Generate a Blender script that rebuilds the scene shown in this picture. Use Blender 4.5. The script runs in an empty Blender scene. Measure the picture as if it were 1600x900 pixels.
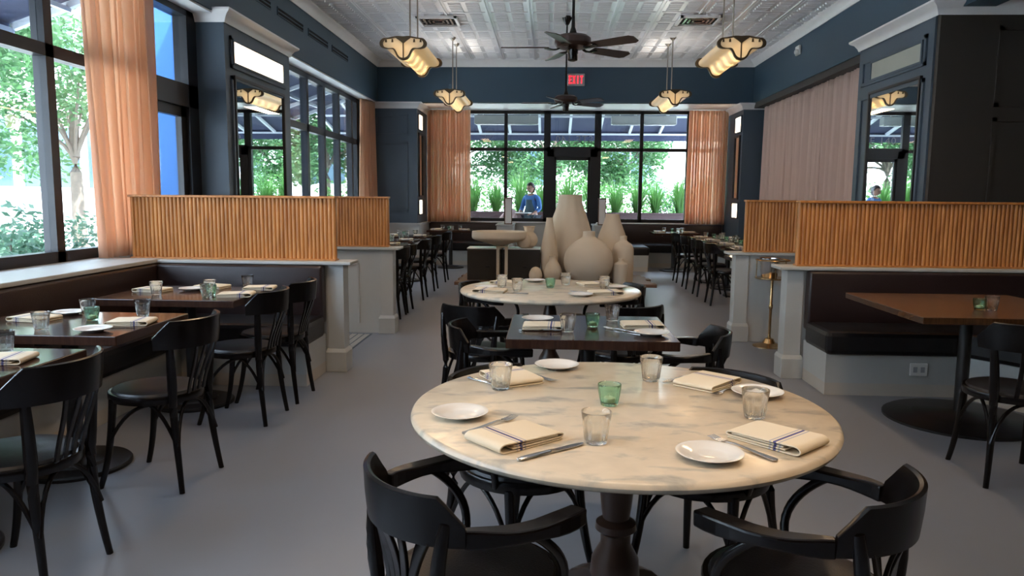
import bpy, bmesh, math, random
from mathutils import Vector, Matrix
random.seed(7)
C = bpy.context.scene.collection
PI = math.pi
# ------------------------------------------------------------------ camera, world, lights
cam_d = bpy.data.cameras.new('camera'); cam = bpy.data.objects.new('camera', cam_d); C.objects.link(cam)
cam_d.sensor_width = 36; cam_d.lens = 1176.0 / 1600 * 36; cam_d.clip_end = 300
pitch, yaw, roll = 0.1202, 0.04747, 0.00896
cy_, sy_, cp_, sp_ = math.cos(yaw), math.sin(yaw), math.cos(pitch), math.sin(pitch)
fw = Vector((-sy_*cp_, cy_*cp_, -sp_)); rt = Vector((cy_, sy_, 0)); up = rt.cross(fw)
r2 = rt*math.cos(roll) + up*math.sin(roll); u2 = -rt*math.sin(roll) + up*math.cos(roll)
M = Matrix((r2, u2, -fw)).transposed().to_4x4(); M.translation = Vector((0, 0, 1.4))
cam.matrix_world = M
bpy.context.scene.camera = cam
vs = bpy.context.scene.view_settings
vs.view_transform = 'Standard'; vs.look = 'None'; vs.gamma = 1; vs.use_curve_mapping = False
vs.exposure = 0.0
bpy.context.scene.cycles.max_bounces = 10
bpy.context.scene.cycles.transparent_max_bounces = 24
W = bpy.data.worlds.new('sky'); bpy.context.scene.world = W; W.use_nodes = True
wb = W.node_tree.nodes['Background']; wb.inputs[0].default_value = (0.70, 0.82, 1.0, 1); wb.inputs[1].default_value = 13.0
def light(name, kind, loc, energy, color, size=None, rot=None, sy=None):
    d = bpy.data.lights.new(name, kind); d.energy = energy; d.color = color
    if kind == 'AREA':
        d.size = size or 1
        if sy: d.shape = 'RECTANGLE'; d.size_y = sy
    elif kind == 'SUN': d.angle = 0.01
    elif size: d.shadow_soft_size = size
    o = bpy.data.objects.new(name, d); C.objects.link(o); o.location = loc
    if rot: o.rotation_euler = rot
    return o
SUNDIR = Vector((-0.5, 0.38, -1.0))
sun = light('sun', 'SUN', (0, 0, 20), 24.0, (1, 0.96, 0.9)); sun.rotation_euler = SUNDIR.to_track_quat('-Z', 'Y').to_euler()
# daylight portals at the window openings (guide sampling only)
def portal(loc, rot, sx, sy):
    o = light('window_portal', 'AREA', loc, 1, (1, 1, 1), sx, rot, sy); o.data.cycles.is_portal = True
portal((-3.9, 2.5, 2.05), (0, -PI/2, 0), 2.5, 8.2)
portal((-3.9, 12.0, 2.05), (0, -PI/2, 0), 2.5, 4.6)
portal((0.6, 16.55, 2.0), (-PI/2, 0, 0), 4.8, 2.5)

# ------------------------------------------------------------------ materials
def newmat(name):
    m = bpy.data.materials.new(name); m.use_nodes = True
    return m, m.node_tree.nodes, m.node_tree.links, m.node_tree.nodes['Principled BSDF']
def mat(name, col, rough=0.5, metal=0.0, col2=None, nscale=6.0, bump=0.0, bscale=40.0, spec=None, stretch=None, em=None, es=0, detail=4):
    m, N, L, b = newmat(name)
    b.inputs['Base Color'].default_value = (*col, 1); b.inputs['Roughness'].default_value = rough; b.inputs['Metallic'].default_value = metal
    if spec is not None: b.inputs['Specular IOR Level'].default_value = spec
    tc = N.new('ShaderNodeTexCoord'); mp = N.new('ShaderNodeMapping'); L.new(tc.outputs['Object'], mp.inputs[0])
    if stretch: mp.inputs['Scale'].default_value = stretch
    n = N.new('ShaderNodeTexNoise'); n.inputs['Scale'].default_value = nscale; n.inputs['Detail'].default_value = detail; L.new(mp.outputs[0], n.inputs['Vector'])
    r = N.new('ShaderNodeMixRGB'); r.inputs[1].default_value = (*col, 1)
    r.inputs[2].default_value = (*(col2 or tuple(c*0.88 for c in col)), 1)
    L.new(n.outputs['Fac'], r.inputs[0]); L.new(r.outputs[0], b.inputs['Base Color'])
    if bump:
        n2 = N.new('ShaderNodeTexNoise'); n2.inputs['Scale'].default_value = bscale; L.new(mp.outputs[0], n2.inputs['Vector'])
        bp = N.new('ShaderNodeBump'); bp.inputs['Strength'].default_value = bump; bp.inputs['Distance'].default_value = 0.01
        L.new(n2.outputs['Fac'], bp.inputs['Height']); L.new(bp.outputs[0], b.inputs['Normal'])
    if em: b.inputs['Emission Color'].default_value = (*em, 1); b.inputs['Emission Strength'].default_value = es
    return m
MT = {}
MT['floor'] = mat('grey_resin_floor', (0.185, 0.203, 0.235), 0.38, col2=(0.23, 0.24, 0.262), nscale=0.7, bump=0.03, bscale=9)
MT['tin'] = mat('pressed_tin', (0.92, 0.93, 0.96), 0.30, 0.2, nscale=2)
MT['crown'] = mat('white_gloss_trim', (0.88, 0.88, 0.88), 0.4)
MT['navy'] = mat('navy_wall_paint', (0.034, 0.072, 0.112), 0.5, col2=(0.040, 0.082, 0.122), nscale=1.5, bump=0.05)
MT['slate'] = mat('slate_wall_paint', (0.06, 0.088, 0.12), 0.5, col2=(0.068, 0.098, 0.13), nscale=2)
MT['umber'] = mat('umber_wall_paint', (0.05, 0.043, 0.036), 0.6, nscale=2)
MT['white'] = mat('pale_grey_paint', (0.50, 0.51, 0.49), 0.45, nscale=3)
MT['ceil2'] = mat('cream_ceiling_paint', (0.55, 0.5, 0.43), 0.7)
MT['frame'] = mat('black_window_frame', (0.008, 0.009, 0.012), 0.4)
MT['black'] = mat('black_lacquered_wood', (0.004, 0.003, 0.003), 0.26, nscale=20, spec=0.35)
MT['iron'] = mat('black_iron', (0.008, 0.008, 0.009), 0.4, nscale=20)
MT['leather'] = mat('black_leather', (0.008, 0.008, 0.010), 0.36, spec=0.4, bump=0.12, bscale=220)
MT['brown'] = mat('brown_banquette_leather', (0.020, 0.010, 0.010), 0.4, bump=0.12, bscale=160)
MT['steel'] = mat('polished_steel', (0.62, 0.62, 0.62), 0.18, 1.0)
MT['brass'] = mat('aged_brass', (0.55, 0.36, 0.17), 0.25, 1.0)
MT['bronze'] = mat('bronze_trim', (0.12, 0.085, 0.05), 0.38, 0.8)
MT['nickel'] = mat('dull_nickel', (0.32, 0.29, 0.25), 0.35, 0.9)
MT['ceramic'] = mat('unglazed_ceramic', (0.70, 0.59, 0.45), 0.75, col2=(0.76, 0.66, 0.52), nscale=5, bump=0.05, bscale=60)
MT['china'] = mat('white_china', (0.78, 0.76, 0.72), 0.12, nscale=2)
MT['plank'] = mat('weathered_plank', (0.20, 0.11, 0.06), 0.55, col2=(0.09, 0.045, 0.025), nscale=4, stretch=(0.7, 9, 9), bump=0.3, bscale=18)
MT['crate'] = mat('black_crate', (0.016, 0.014, 0.012), 0.5, col2=(0.03, 0.026, 0.02), nscale=9)
MT['palewood'] = mat('pale_wood', (0.75, 0.66, 0.52), 0.5)
MT['candle'] = mat('candle_wax', (0.8, 0.72, 0.55), 0.5)
MT['fanblade'] = mat('dark_walnut_blade', (0.028, 0.012, 0.009), 0.35, col2=(0.05, 0.022, 0.015), nscale=5, stretch=(1, 12, 1))
MT['awning'] = mat('navy_awning_canvas', (0.055, 0.065, 0.125), 0.8, bump=0.1)
MT['awnframe'] = mat('white_awning_tube', (0.75, 0.8, 0.85), 0.4)
MT['pave'] = mat('pale_paving', (0.62, 0.62, 0.60), 0.8, nscale=1.5)
MT['street'] = mat('asphalt', (0.3, 0.31, 0.33), 0.9, nscale=1.5)
MT['stucco'] = mat('white_stucco', (0.72, 0.72, 0.70), 0.8)
MT['bark'] = mat('grey_bark', (0.20, 0.17, 0.14), 0.9, col2=(0.1, 0.08, 0.06), nscale=14, bump=0.5, bscale=30)
MT['planter'] = mat('brown_planter_wood', (0.07, 0.035, 0.035), 0.6, nscale=5, stretch=(1, 1, 8))
MT['soil'] = mat('soil', (0.05, 0.035, 0.025), 0.9)
MT['winglass'] = mat('dark_office_glass', (0.05, 0.09, 0.12), 0.08, nscale=0.6)
MT['skin'] = mat('skin', (0.36, 0.19, 0.13), 0.5)
MT['hair'] = mat('dark_hair', (0.03, 0.018, 0.013), 0.6, nscale=60)
MT['denim'] = mat('blue_shirt', (0.06, 0.17, 0.42), 0.8, bump=0.3, bscale=25)
MT['apron'] = mat('slate_apron', (0.06, 0.10, 0.12), 0.8, bump=0.2, bscale=20)
MT['trousers'] = mat('dark_trousers', (0.03, 0.035, 0.05), 0.8)
MT['pink'] = mat('pale_pink_shirt', (0.6, 0.42, 0.4), 0.8, bump=0.2, bscale=20)
MT['plastic'] = mat('white_plastic', (0.78, 0.77, 0.74), 0.35)
MT['exitface'] = mat('exit_face', (0.4, 0.4, 0.42), 0.4)
MT['exitred'] = mat('exit_red', (0.9, 0.03, 0.04), 0.4, em=(1.0, 0.02, 0.04), es=2.0)
MT['glow'] = mat('lit_panel', (0.9, 0.8, 0.65), 0.5, em=(1.0, 0.76, 0.52), es=7)
MT['dimpanel'] = mat('unlit_panel', (0.42, 0.44, 0.38), 0.35)
MT['bulb'] = mat('frosted_bulb', (0.9, 0.8, 0.6), 0.5, em=(1.0, 0.70, 0.36), es=14)
MT['heater'] = mat('brushed_heater_metal', (0.42, 0.44, 0.42), 0.35, 0.7)
MT['flower'] = mat('orange_flower', (0.9, 0.3, 0.05), 0.7)
MT['letter'] = mat('faded_window_lettering', (0.42, 0.36, 0.38), 0.6)
MT['slot'] = mat('dark_slot', (0.004, 0.005, 0.007), 0.9)
MT['tile'] = mat('white_mosaic_tile', (0.45, 0.43, 0.38), 0.35)
MT['bluewall'] = mat('bright_blue_exterior_paint', (0.03, 0.15, 0.42), 0.6, nscale=1)

def wood(name, c1, c2, sc, rough, dist=4.0, coat=0.0):
    m, N, L, b = newmat(name); b.inputs['Roughness'].default_value = rough
    if coat: b.inputs['Coat Weight'].default_value = coat; b.inputs['Coat Roughness'].default_value = 0.08
    tc = N.new('ShaderNodeTexCoord'); mp = N.new('ShaderNodeMapping'); mp.inputs['Scale'].default_value = sc; L.new(tc.outputs['Object'], mp.inputs[0])
    n = N.new('ShaderNodeTexNoise'); n.inputs['Scale'].default_value = 3; n.inputs['Detail'].default_value = 8; n.inputs['Distortion'].default_value = dist*0.1
    L.new(mp.outputs[0], n.inputs['Vector'])
    r = N.new('ShaderNodeValToRGB'); r.color_ramp.elements[0].position = 0.3; r.color_ramp.elements[1].position = 0.7
    r.color_ramp.elements[0].color = (*c1, 1); r.color_ramp.elements[1].color = (*c2, 1)
    L.new(n.outputs['Fac'], r.inputs[0]); L.new(r.outputs[0], b.inputs['Base Color'])
    return m
MT['slat'] = wood('honey_oak', (0.38, 0.145, 0.036), (0.62, 0.265, 0.072), (9, 9, 1.2), 0.42)
MT['tabletop'] = wood('dark_stained_tabletop', (0.030, 0.014, 0.010), (0.055, 0.026, 0.017), (30, 1.5, 3), 0.13)
MT['oaktop'] = wood('amber_striped_tabletop', (0.05, 0.021, 0.009), (0.10, 0.042, 0.016), (45, 1.2, 3), 0.25)

def glass_pane(name, tint=(1, 1, 1), refl=0.06):
    m, N, L, b = newmat(name); N.remove(b)
    o = N['Material Output']; t = N.new('ShaderNodeBsdfTransparent'); t.inputs[0].default_value = (*tint, 1)
    g = N.new('ShaderNodeBsdfGlossy'); g.inputs['Roughness'].default_value = 0.0
    x = N.new('ShaderNodeMixShader'); f = N.new('ShaderNodeLayerWeight'); f.inputs[0].default_value = 0.12
    mm = N.new('ShaderNodeMath'); mm.operation = 'MULTIPLY_ADD'; mm.inputs[1].default_value = 0.5; mm.inputs[2].default_value = refl
    L.new(f.outputs['Fresnel'], mm.inputs[0]); L.new(mm.outputs[0], x.inputs[0]); L.new(t.outputs[0], x.inputs[1]); L.new(g.outputs[0], x.inputs[2]); L.new(x.outputs[0], o.inputs[0])
    return m
MT['pane'] = glass_pane('window_glass', (0.94, 0.98, 1.0), 0.02)
def tumbler_mat(name, tint, mix=0.5):
    m, N, L, b = newmat(name); N.remove(b); o = N['Material Output']
    g = N.new('ShaderNodeBsdfGlass'); g.inputs[0].default_value = (*tint, 1); g.inputs['Roughness'].default_value = 0.0; g.inputs['IOR'].default_value = 1.45
    t = N.new('ShaderNodeBsdfTransparent'); t.inputs[0].default_value = (*tint, 1)
    x = N.new('ShaderNodeMixShader'); x.inputs[0].default_value = mix
    L.new(g.outputs[0], x.inputs[1]); L.new(t.outputs[0], x.inputs[2]); L.new(x.outputs[0], o.inputs[0])
    return m
MT['glass'] = tumbler_mat('clear_glass', (0.99, 0.99, 0.98), 0.15)
MT['green'] = tumbler_mat('green_glass', (0.80, 0.94, 0.86), 0.15)
def mirror_mat():
    m, N, L, b = newmat('mirror_silver'); b.inputs['Metallic'].default_value = 1; b.inputs['Roughness'].default_value = 0.01; b.inputs['Base Color'].default_value = (0.85, 0.88, 0.88, 1); return m
MT['mirror'] = mirror_mat()
def cloth_mat(name, col, trans=0.5, sheer=0.0):
    m, N, L, b = newmat(name); o = N['Material Output']
    b.inputs['Base Color'].default_value = (*col, 1); b.inputs['Roughness'].default_value = 0.9
    tc = N.new('ShaderNodeTexCoord'); n = N.new('ShaderNodeTexNoise'); n.inputs['Scale'].default_value = 2.5; L.new(tc.outputs['Object'], n.inputs['Vector'])
    r = N.new('ShaderNodeMixRGB'); r.inputs[1].default_value = (*col, 1); r.inputs[2].default_value = (*[c*0.92 for c in col], 1); L.new(n.outputs['Fac'], r.inputs[0]); L.new(r.outputs[0], b.inputs['Base Color'])
    t = N.new('ShaderNodeBsdfTranslucent'); t.inputs[0].default_value = (*col, 1)
    x = N.new('ShaderNodeMixShader'); x.inputs[0].default_value = trans
    y = N.new('ShaderNodeMixShader'); y.inputs[0].default_value = sheer; tr = N.new('ShaderNodeBsdfTransparent'); tr.inputs[0].default_value = (1.0, 0.88, 0.78, 1)
    L.new(b.outputs[0], x.inputs[1]); L.new(t.outputs[0], x.inputs[2]); L.new(x.outputs[0], y.inputs[1]); L.new(tr.outputs[0], y.inputs[2]); L.new(y.outputs[0], o.inputs[0])
    return m
MT['curtain'] = cloth_mat('peach_linen_curtain', (0.93, 0.71, 0.55), 0.62, 0.12)
MT['curtain_front'] = cloth_mat('sheer_peach_curtain', (0.97, 0.76, 0.60), 0.72, 0.26)
MT['curtain2'] = cloth_mat('pink_linen_curtain', (0.78, 0.58, 0.50), 0.3)
MT['lampshade'] = None
def shade_mat():
    m, N, L, b = newmat('frosted_lamp_glass'); b.inputs['Base Color'].default_value = (0.8, 0.78, 0.7, 1); b.inputs['Roughness'].default_value = 0.3
    b.inputs['Emission Color'].default_value = (1.0, 0.74, 0.40, 1); b.inputs['Emission Strength'].default_value = 0.12
    o = N['Material Output']; t = N.new('ShaderNodeBsdfTranslucent'); t.inputs[0].default_value = (1.0, 0.86, 0.62, 1)
    x = N.new('ShaderNodeMixShader'); x.inputs[0].default_value = 0.5
    L.new(b.outputs[0], x.inputs[1]); L.new(t.outputs[0], x.inputs[2]); L.new(x.outputs[0], o.inputs[0]); return m
MT['lampshade'] = shade_mat()
def leaf_mat(name, c1, c2):
    m, N, L, b = newmat(name); o = N['Material Output']; b.inputs['Roughness'].default_value = 0.5
    oi = N.new('ShaderNodeTexCoord'); n = N.new('ShaderNodeTexNoise'); n.inputs['Scale'].default_value = 1.7; n.inputs['Detail'].default_value = 6; L.new(oi.outputs['Object'], n.inputs['Vector'])
    r = N.new('ShaderNodeMixRGB'); r.inputs[1].default_value = (*c1, 1); r.inputs[2].default_value = (*c2, 1); L.new(n.outputs['Fac'], r.inputs[0]); L.new(r.outputs[0], b.inputs['Base Color'])
    t = N.new('ShaderNodeBsdfTranslucent'); L.new(r.outputs[0], t.inputs[0]); x = N.new('ShaderNodeMixShader'); x.inputs[0].default_value = 0.4
    L.new(b.outputs[0], x.inputs[1]); L.new(t.outputs[0], x.inputs[2]); L.new(x.outputs[0], o.inputs[0]); return m
MT['leaf'] = leaf_mat('oak_leaves', (0.025, 0.095, 0.035), (0.10, 0.22, 0.08))
MT['grass'] = leaf_mat('grass_blades', (0.045, 0.16, 0.03), (0.12, 0.26, 0.07))
MT['bush'] = leaf_mat('shrub_leaves', (0.03, 0.10, 0.055), (0.11, 0.21, 0.14))
def marble():
    m, N, L, b = newmat('warm_marble'); b.inputs['Roughness'].default_value = 0.25
    tc = N.new('ShaderNodeTexCoord'); n = N.new('ShaderNodeTexNoise'); n.inputs['Scale'].default_value = 6.5; n.inputs['Detail'].default_value = 5; n.inputs['Distortion'].default_value = 0.3; n.inputs['Roughness'].default_value = 0.55
    mp = N.new('ShaderNodeMapping'); mp.inputs['Scale'].default_value = (1, 1.9, 1); L.new(tc.outputs['Object'], mp.inputs[0]); L.new(mp.outputs[0], n.inputs['Vector'])
    r = N.new('ShaderNodeValToRGB'); e = r.color_ramp.elements
    e[0].position = 0.26; e[0].color = (0.34, 0.325, 0.29, 1); e[1].position = 0.47; e[1].color = (0.72, 0.61, 0.46, 1)
    k = r.color_ramp.elements.new(0.38); k.color = (0.54, 0.49, 0.40, 1)
    L.new(n.outputs['Fac'], r.inputs[0])
    n2 = N.new('ShaderNodeTexNoise'); n2.inputs['Scale'].default_value = 14; L.new(tc.outputs['Object'], n2.inputs['Vector'])
    mx = N.new('ShaderNodeMixRGB'); mx.blend_type = 'MULTIPLY'; mx.inputs[0].default_value = 0.25; L.new(r.outputs[0], mx.inputs[1]); L.new(n2.outputs['Fac'], mx.inputs[2]); L.new(mx.outputs[0], b.inputs['Base Color'])
    return m
MT['marble'] = marble()
def napkin_mat():
    m, N, L, b = newmat('striped_linen'); b.inputs['Roughness'].default_value = 0.85
    tc = N.new('ShaderNodeTexCoord'); sp = N.new('ShaderNodeSeparateXYZ'); L.new(tc.outputs['Object'], sp.inputs[0])
    r = N.new('ShaderNodeValToRGB'); r.color_ramp.interpolation = 'CONSTANT'; e = r.color_ramp.elements
    cream, grey, blue = (0.74, 0.64, 0.48, 1), (0.42, 0.40, 0.42, 1), (0.07, 0.07, 0.22, 1)
    e[0].position = 0; e[0].color = cream; e[1].position = 0.30; e[1].color = grey
    for p, c in ((0.345, cream), (0.40, blue), (0.47, cream), (0.525, grey), (0.57, cream)): k = e.new(p); k.color = c
    mr = N.new('ShaderNodeMapRange'); mr.inputs[1].default_value = 0.0; mr.inputs[2].default_value = 0.11; L.new(sp.outputs[0], mr.inputs[0])
    L.new(mr.outputs[0], r.inputs[0])
    w = N.new('ShaderNodeTexWave'); w.inputs['Scale'].default_value = 260; L.new(tc.outputs['Object'], w.inputs['Vector'])
    bp = N.new('ShaderNodeBump'); bp.inputs['Strength'].default_value = 0.15; L.new(w.outputs[0], bp.inputs['Height']); L.new(bp.outputs[0], b.inputs['Normal'])
    L.new(r.outputs[0], b.inputs['Base Color']); return m
MT['napkin'] = napkin_mat()

# ------------------------------------------------------------------ mesh helpers
def B(): return bmesh.new()
def box(bm, x0, x1, y0, y1, z0, z1):
    v = [bm.verts.new(p) for p in ((x0,y0,z0),(x1,y0,z0),(x1,y1,z0),(x0,y1,z0),(x0,y0,z1),(x1,y0,z1),(x1,y1,z1),(x0,y1,z1))]
    for f in ((0,3,2,1),(4,5,6,7),(0,1,5,4),(1,2,6,5),(2,3,7,6),(3,0,4,7)): bm.faces.new([v[i] for i in f])
    return v
def bbox(bm, x0, x1, y0, y1, z0, z1, r=0.005, seg=2):
    t = B(); box(t, x0, x1, y0, y1, z0, z1); bmesh.ops.bevel(t, geom=t.edges[:], offset=r, segments=seg, affect='EDGES', profile=0.5)
    me = bpy.data.meshes.new('t'); t.to_mesh(me); t.free(); bm.from_mesh(me); bpy.data.meshes.remove(me)
def sweep(bm, pts, sizes, shape='round', n=8, upv=(0, 0, 1), close=True):
    """sweep a section along pts. sizes: (w,h) or r per point; w along side axis, h along up axis"""
    pts = [Vector(p) for p in pts]; rings = []
    for i, p in enumerate(pts):
        t = (pts[min(i+1, len(pts)-1)] - pts[max(i-1, 0)]).normalized()
        s = t.cross(Vector(upv))
        if s.length < 1e-4: s = t.cross(Vector((0, 1, 0)))
        s.normalize(); u = s.cross(t).normalized()
        z = sizes[i] if isinstance(sizes, list) else sizes
        w, h = z if isinstance(z, tuple) else (z, z)
        if shape == 'round': off = [(math.cos(2*PI*k/n)*w, math.sin(2*PI*k/n)*h) for k in range(n)]
        else: off = [(-w, -h), (w, -h), (w, h), (-w, h)]
        rings.append([bm.verts.new(p + s*a + u*b) for a, b in off])
    m = len(rings[0])
    for a, b in zip(rings, rings[1:]):
        for k in range(m): bm.faces.new([a[k], a[(k+1) % m], b[(k+1) % m], b[k]])
    if close:
        bm.faces.new(rings[0][::-1]); bm.faces.new(rings[-1])
    return rings
def lathe(bm, prof, n=32, c=(0, 0, 0), mod=None, cap=True):
    rings = []
    for r, z in prof:
        ring = []
        for k in range(n):
            a = 2*PI*k/n; rr = r*(mod(a, z) if mod else 1)
            ring.append(bm.verts.new((c[0]+rr*math.cos(a), c[1]+rr*math.sin(a), c[2]+z)))
        rings.append(ring)
    for a, b in zip(rings, rings[1:]):
        for k in range(n): bm.faces.new([a[k], a[(k+1) % n], b[(k+1) % n], b[k]])
    if cap: bm.faces.new(rings[0][::-1]); bm.faces.new(rings[-1])
def bez(p0, p1, p2, p3, n=10):
    P = [Vector(q) for q in (p0, p1, p2, p3)]; o = []
    for i in range(n+1):
        t = i/n; o.append(P[0]*(1-t)**3 + P[1]*3*t*(1-t)**2 + P[2]*3*t*t*(1-t) + P[3]*t**3)
    return o
def prism(bm, poly, z0, z1):
    a = [bm.verts.new((x, y, z0)) for x, y in poly]; b = [bm.verts.new((x, y, z1)) for x, y in poly]; n = len(poly)
    bm.faces.new(a[::-1]); bm.faces.new(b)
    for i in range(n): bm.faces.new([a[i], a[(i+1) % n], b[(i+1) % n], b[i]])
def obj(name, bm, m, parent=None, smooth=False, loc=None, sub=0, bevel=0):
    bmesh.ops.recalc_face_normals(bm, faces=bm.faces[:])
    me = bpy.data.meshes.new(name); bm.to_mesh(me); bm.free()
    me.materials.append(MT[m] if isinstance(m, str) else m)
    if smooth:
        for p in me.polygons: p.use_smooth = True
        try: me.set_sharp_from_angle(angle=math.radians(38))
        except Exception: pass
    o = bpy.data.objects.new(name, me); C.objects.link(o)
    if parent: o.parent = parent
    if loc: o.location = loc
    if bevel:
        q = o.modifiers.new('bevel', 'BEVEL'); q.width = bevel; q.segments = 2; q.limit_method = 'ANGLE'
    if sub:
        q = o.modifiers.new('sub', 'SUBSURF'); q.levels = sub; q.render_levels = sub
    return o
def tag(o, label, cat, group=None, kind=None):
    if label: o['label'] = label
    if cat: o['category'] = cat
    if group: o['group'] = group
    if kind: o['kind'] = kind
    return o
def thing(name, label, cat, loc=(0, 0, 0), rz=0, group=None):
    o = bpy.data.objects.new(name, None); C.objects.link(o); o.empty_display_size = 0.1
    o.location = loc; o.rotation_euler = (0, 0, rz); return tag(o, label, cat, group)
def struct(name, bm, m, parent=None, smooth=False, bevel=0, label=None):
    o = obj(name, bm, m, parent, smooth, bevel=bevel)
    if not parent: o['kind'] = 'structure'
    if label: o['label'] = label
    return o
def dup(root, loc, rz=0, label=None, group=None, drop=()):
    r = root.copy(); C.objects.link(r); r.location = loc; r.rotation_euler = (0, 0, rz)
    if label: r['label'] = label
    if group: r['group'] = group
    for ch in list(root.children):
        if ch.name.split('.')[0] in drop: continue
        c = ch.copy(); C.objects.link(c); c.parent = r
        for g in ch.children:
            d = g.copy(); C.objects.link(d); d.parent = c
    return r

# ------------------------------------------------------------------ the room
XL, XR = -3.37, 3.87          # beam faces
ZB, ZC = 3.22, 4.02           # beam underside, tray ceiling
Y1, Y2 = 14.9, 16.3           # header, window wall
WX = -3.66                    # left glazing plane
bm = B(); box(bm, -3.9, 7.6, -4.5, 16.4, -0.12, 0); struct('floor', bm, 'floor')
bm = B(); box(bm, XL-0.05, XR+0.05, -4.5, Y1+0.05, ZC, ZC+0.08)
# pressed tin relief: double seams along the room and rungs between them
for i in range(13):
    x = XL + 0.02 + i*0.605
    if x < XR-0.1:
        box(bm, x, x+0.022, -0.5, Y1, ZC-0.014, ZC+0.01); box(bm, x+0.05, x+0.06, -0.5, Y1, ZC-0.008, ZC+0.01)
        for j in range(145):
            y = 0.4 + j*0.1
            if j % 6 == 5:
                box(bm, x+0.07, min(x+0.59, XR), y, y+0.012, ZC-0.012, ZC+0.01); continue
            for (a, b) in ((0.10, 0.30), (0.345, 0.545)):
                if x+b > XR: continue
                v = box(bm, x+a, x+b, y+0.01, y+0.075, ZC-0.02, ZC+0.01)
                for k, q in enumerate(v[:4]):
                    q.co.x += 0.02 if k in (0, 3) else -0.02; q.co.y += 0.02 if k in (0, 1) else -0.02
struct('ceiling', bm, 'tin')
# beam / header (navy)
bm = B(); box(bm, XL-0.5, XL, -4.5, Y1+0.02, ZB, ZC+0.1); struct('wall_left_beam', bm, 'navy')
bm = B(); box(bm, XR, XR+0.3, -4.5, Y1+0.02, ZB, ZC+0.1); struct('wall_right_beam', bm, 'navy')
bm = B(); box(bm, XL-0.5, XR+0.3, Y1, Y1+0.15, ZB, ZC+0.1); struct('wall_far_header', bm, 'navy')
# soffits
bm = B(); box(bm, WX-0.2, XL-0.02, -4.5, Y1, ZB-0.02, ZB+0.03); box(bm, WX-0.2, XR+0.9, Y1+0.02, Y2+0.12, ZB-0.0, ZB+0.06); struct('ceiling_soffit', bm, 'crown')
bm = B(); box(bm, XR+0.25, 7.6, -4.5, 7.9, 3.30, 3.36); box(bm, XR+0.25, 4.7, 7.8, Y1, ZB, ZB+0.05); struct('ceiling_right', bm, 'ceil2')
bm = B(); box(bm, -3.9, 4.4, Y2-0.02, Y2+0.12, ZB+0.03, 4.3); struct('wall_far_upper', bm, 'stucco')
bm = B(); box(bm, WX-0.14, WX, -4.5, Y2+0.1, ZB+0.035, 4.3); struct('wall_left_upper', bm, 'stucco')
# end and side walls out of frame close the room
bm = B(); box(bm, -3.9, 7.6, -4.6, -4.5, 0, 4.1); struct('wall_back', bm, 'umber')
bm = B(); box(bm, 7.6, 7.7, -4.5, 8.0, 0, 3.4); struct('wall_right', bm, 'umber')
# crown moulding profile swept along straight runs
CRO = [(0, 0), (0.0, -0.13), (0.018, -0.135), (0.03, -0.10), (0.06, -0.055), (0.095, -0.035), (0.11, -0.02), (0.11, 0.0)]
def crown(name, pts, z, sc=1.0, closed=False, m='crown'):
    """pts in plan, room on the right-hand side of travel"""
    bm = B(); n = len(pts); rings = []
    for i, p in enumerate(pts):
        p = Vector(p); d0 = (p - Vector(pts[i-1])).normalized() if i > 0 else None
        d1 = (Vector(pts[i+1]) - p).normalized() if i < n-1 else None
        if d0 is None: d0 = d1
        if d1 is None: d1 = d0
        n0 = Vector((d0.y, -d0.x)); n1 = Vector((d1.y, -d1.x)); nn = (n0+n1).normalized(); k = 1/max(0.3, nn.dot(n0))
        rings.append([bm.verts.new((p.x+nn.x*k*a*sc, p.y+nn.y*k*a*sc, z+b*sc)) for a, b in CRO])
    m_ = len(CRO)
    for a, b in zip(rings, rings[1:]):
        for k in range(m_): bm.faces.new([a[k], a[(k+1) % m_], b[(k+1) % m_], b[k]])
    bm.faces.new(rings[0]); bm.faces.new(rings[-1][::-1])
    return struct(name, bm, m, smooth=True)
crown('trim_1', [(XL, -4.4), (XL, Y1), (XR, Y1), (XR, -4.4)], ZC, 1.0)
# ---- near left pier
PX, PY0, PY1 = -3.30, 7.70, 9.62
def pier_panels(bm, axis, c, rects, t=0.018, w=0.05):
    for (a0, a1, z0, z1) in rects:
        for (p0, p1, q0, q1) in ((a0, a1, z0, z0+w), (a0, a1, z1-w, z1), (a0, a0+w, z0, z1), (a1-w, a1, z0, z1)):
            if axis == 'x': box(bm, c, c+t, p0, p1, q0, q1) if t > 0 else box(bm, c+t, c, p0, p1, q0, q1)
            else: box(bm, p0, p1, c-t, c, q0, q1)
bm = B(); box(bm, WX, PX, PY0, PY1, 0, ZB); pier_panels(bm, 'x', PX, [(PY0+0.12, PY1-0.2, 2.70, 3.02), (PY0+0.12, PY1-0.2, 0.95, 2.62)], 0.02, 0.04)
struct('wall_left_pier', bm, 'slate')
crown('trim_2', [(WX-0.05, PY0), (PX, PY0), (PX, PY1), (WX, PY1)], ZB+0.03, 0.95)
def wall_light(label, axis, x, y0, y1, z0, z1, m='glow'):
    t = thing('wall_light', label, 'wall light', (x, y0, z0))
    sgn = axis
    bm = B(); w = 0.025
    for (a0, a1, b0, b1) in ((-w, y1-y0+w, -w, 0), (-w, y1-y0+w, z1-z0, z1-z0+w), (-w, 0, 0, z1-z0), (y1-y0, y1-y0+w, 0, z1-z0)):
        box(bm, min(0, sgn*0.03), max(0, sgn*0.03), a0, a1, b0, b1)
    obj('light_frame', bm, 'slate', t)
    bm = B(); box(bm, min(0.001*sgn, sgn*0.02), max(0.001*sgn, sgn*0.02), 0, y1-y0, 0, z1-z0); obj('light_panel', bm, m, t)
    return t
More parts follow.
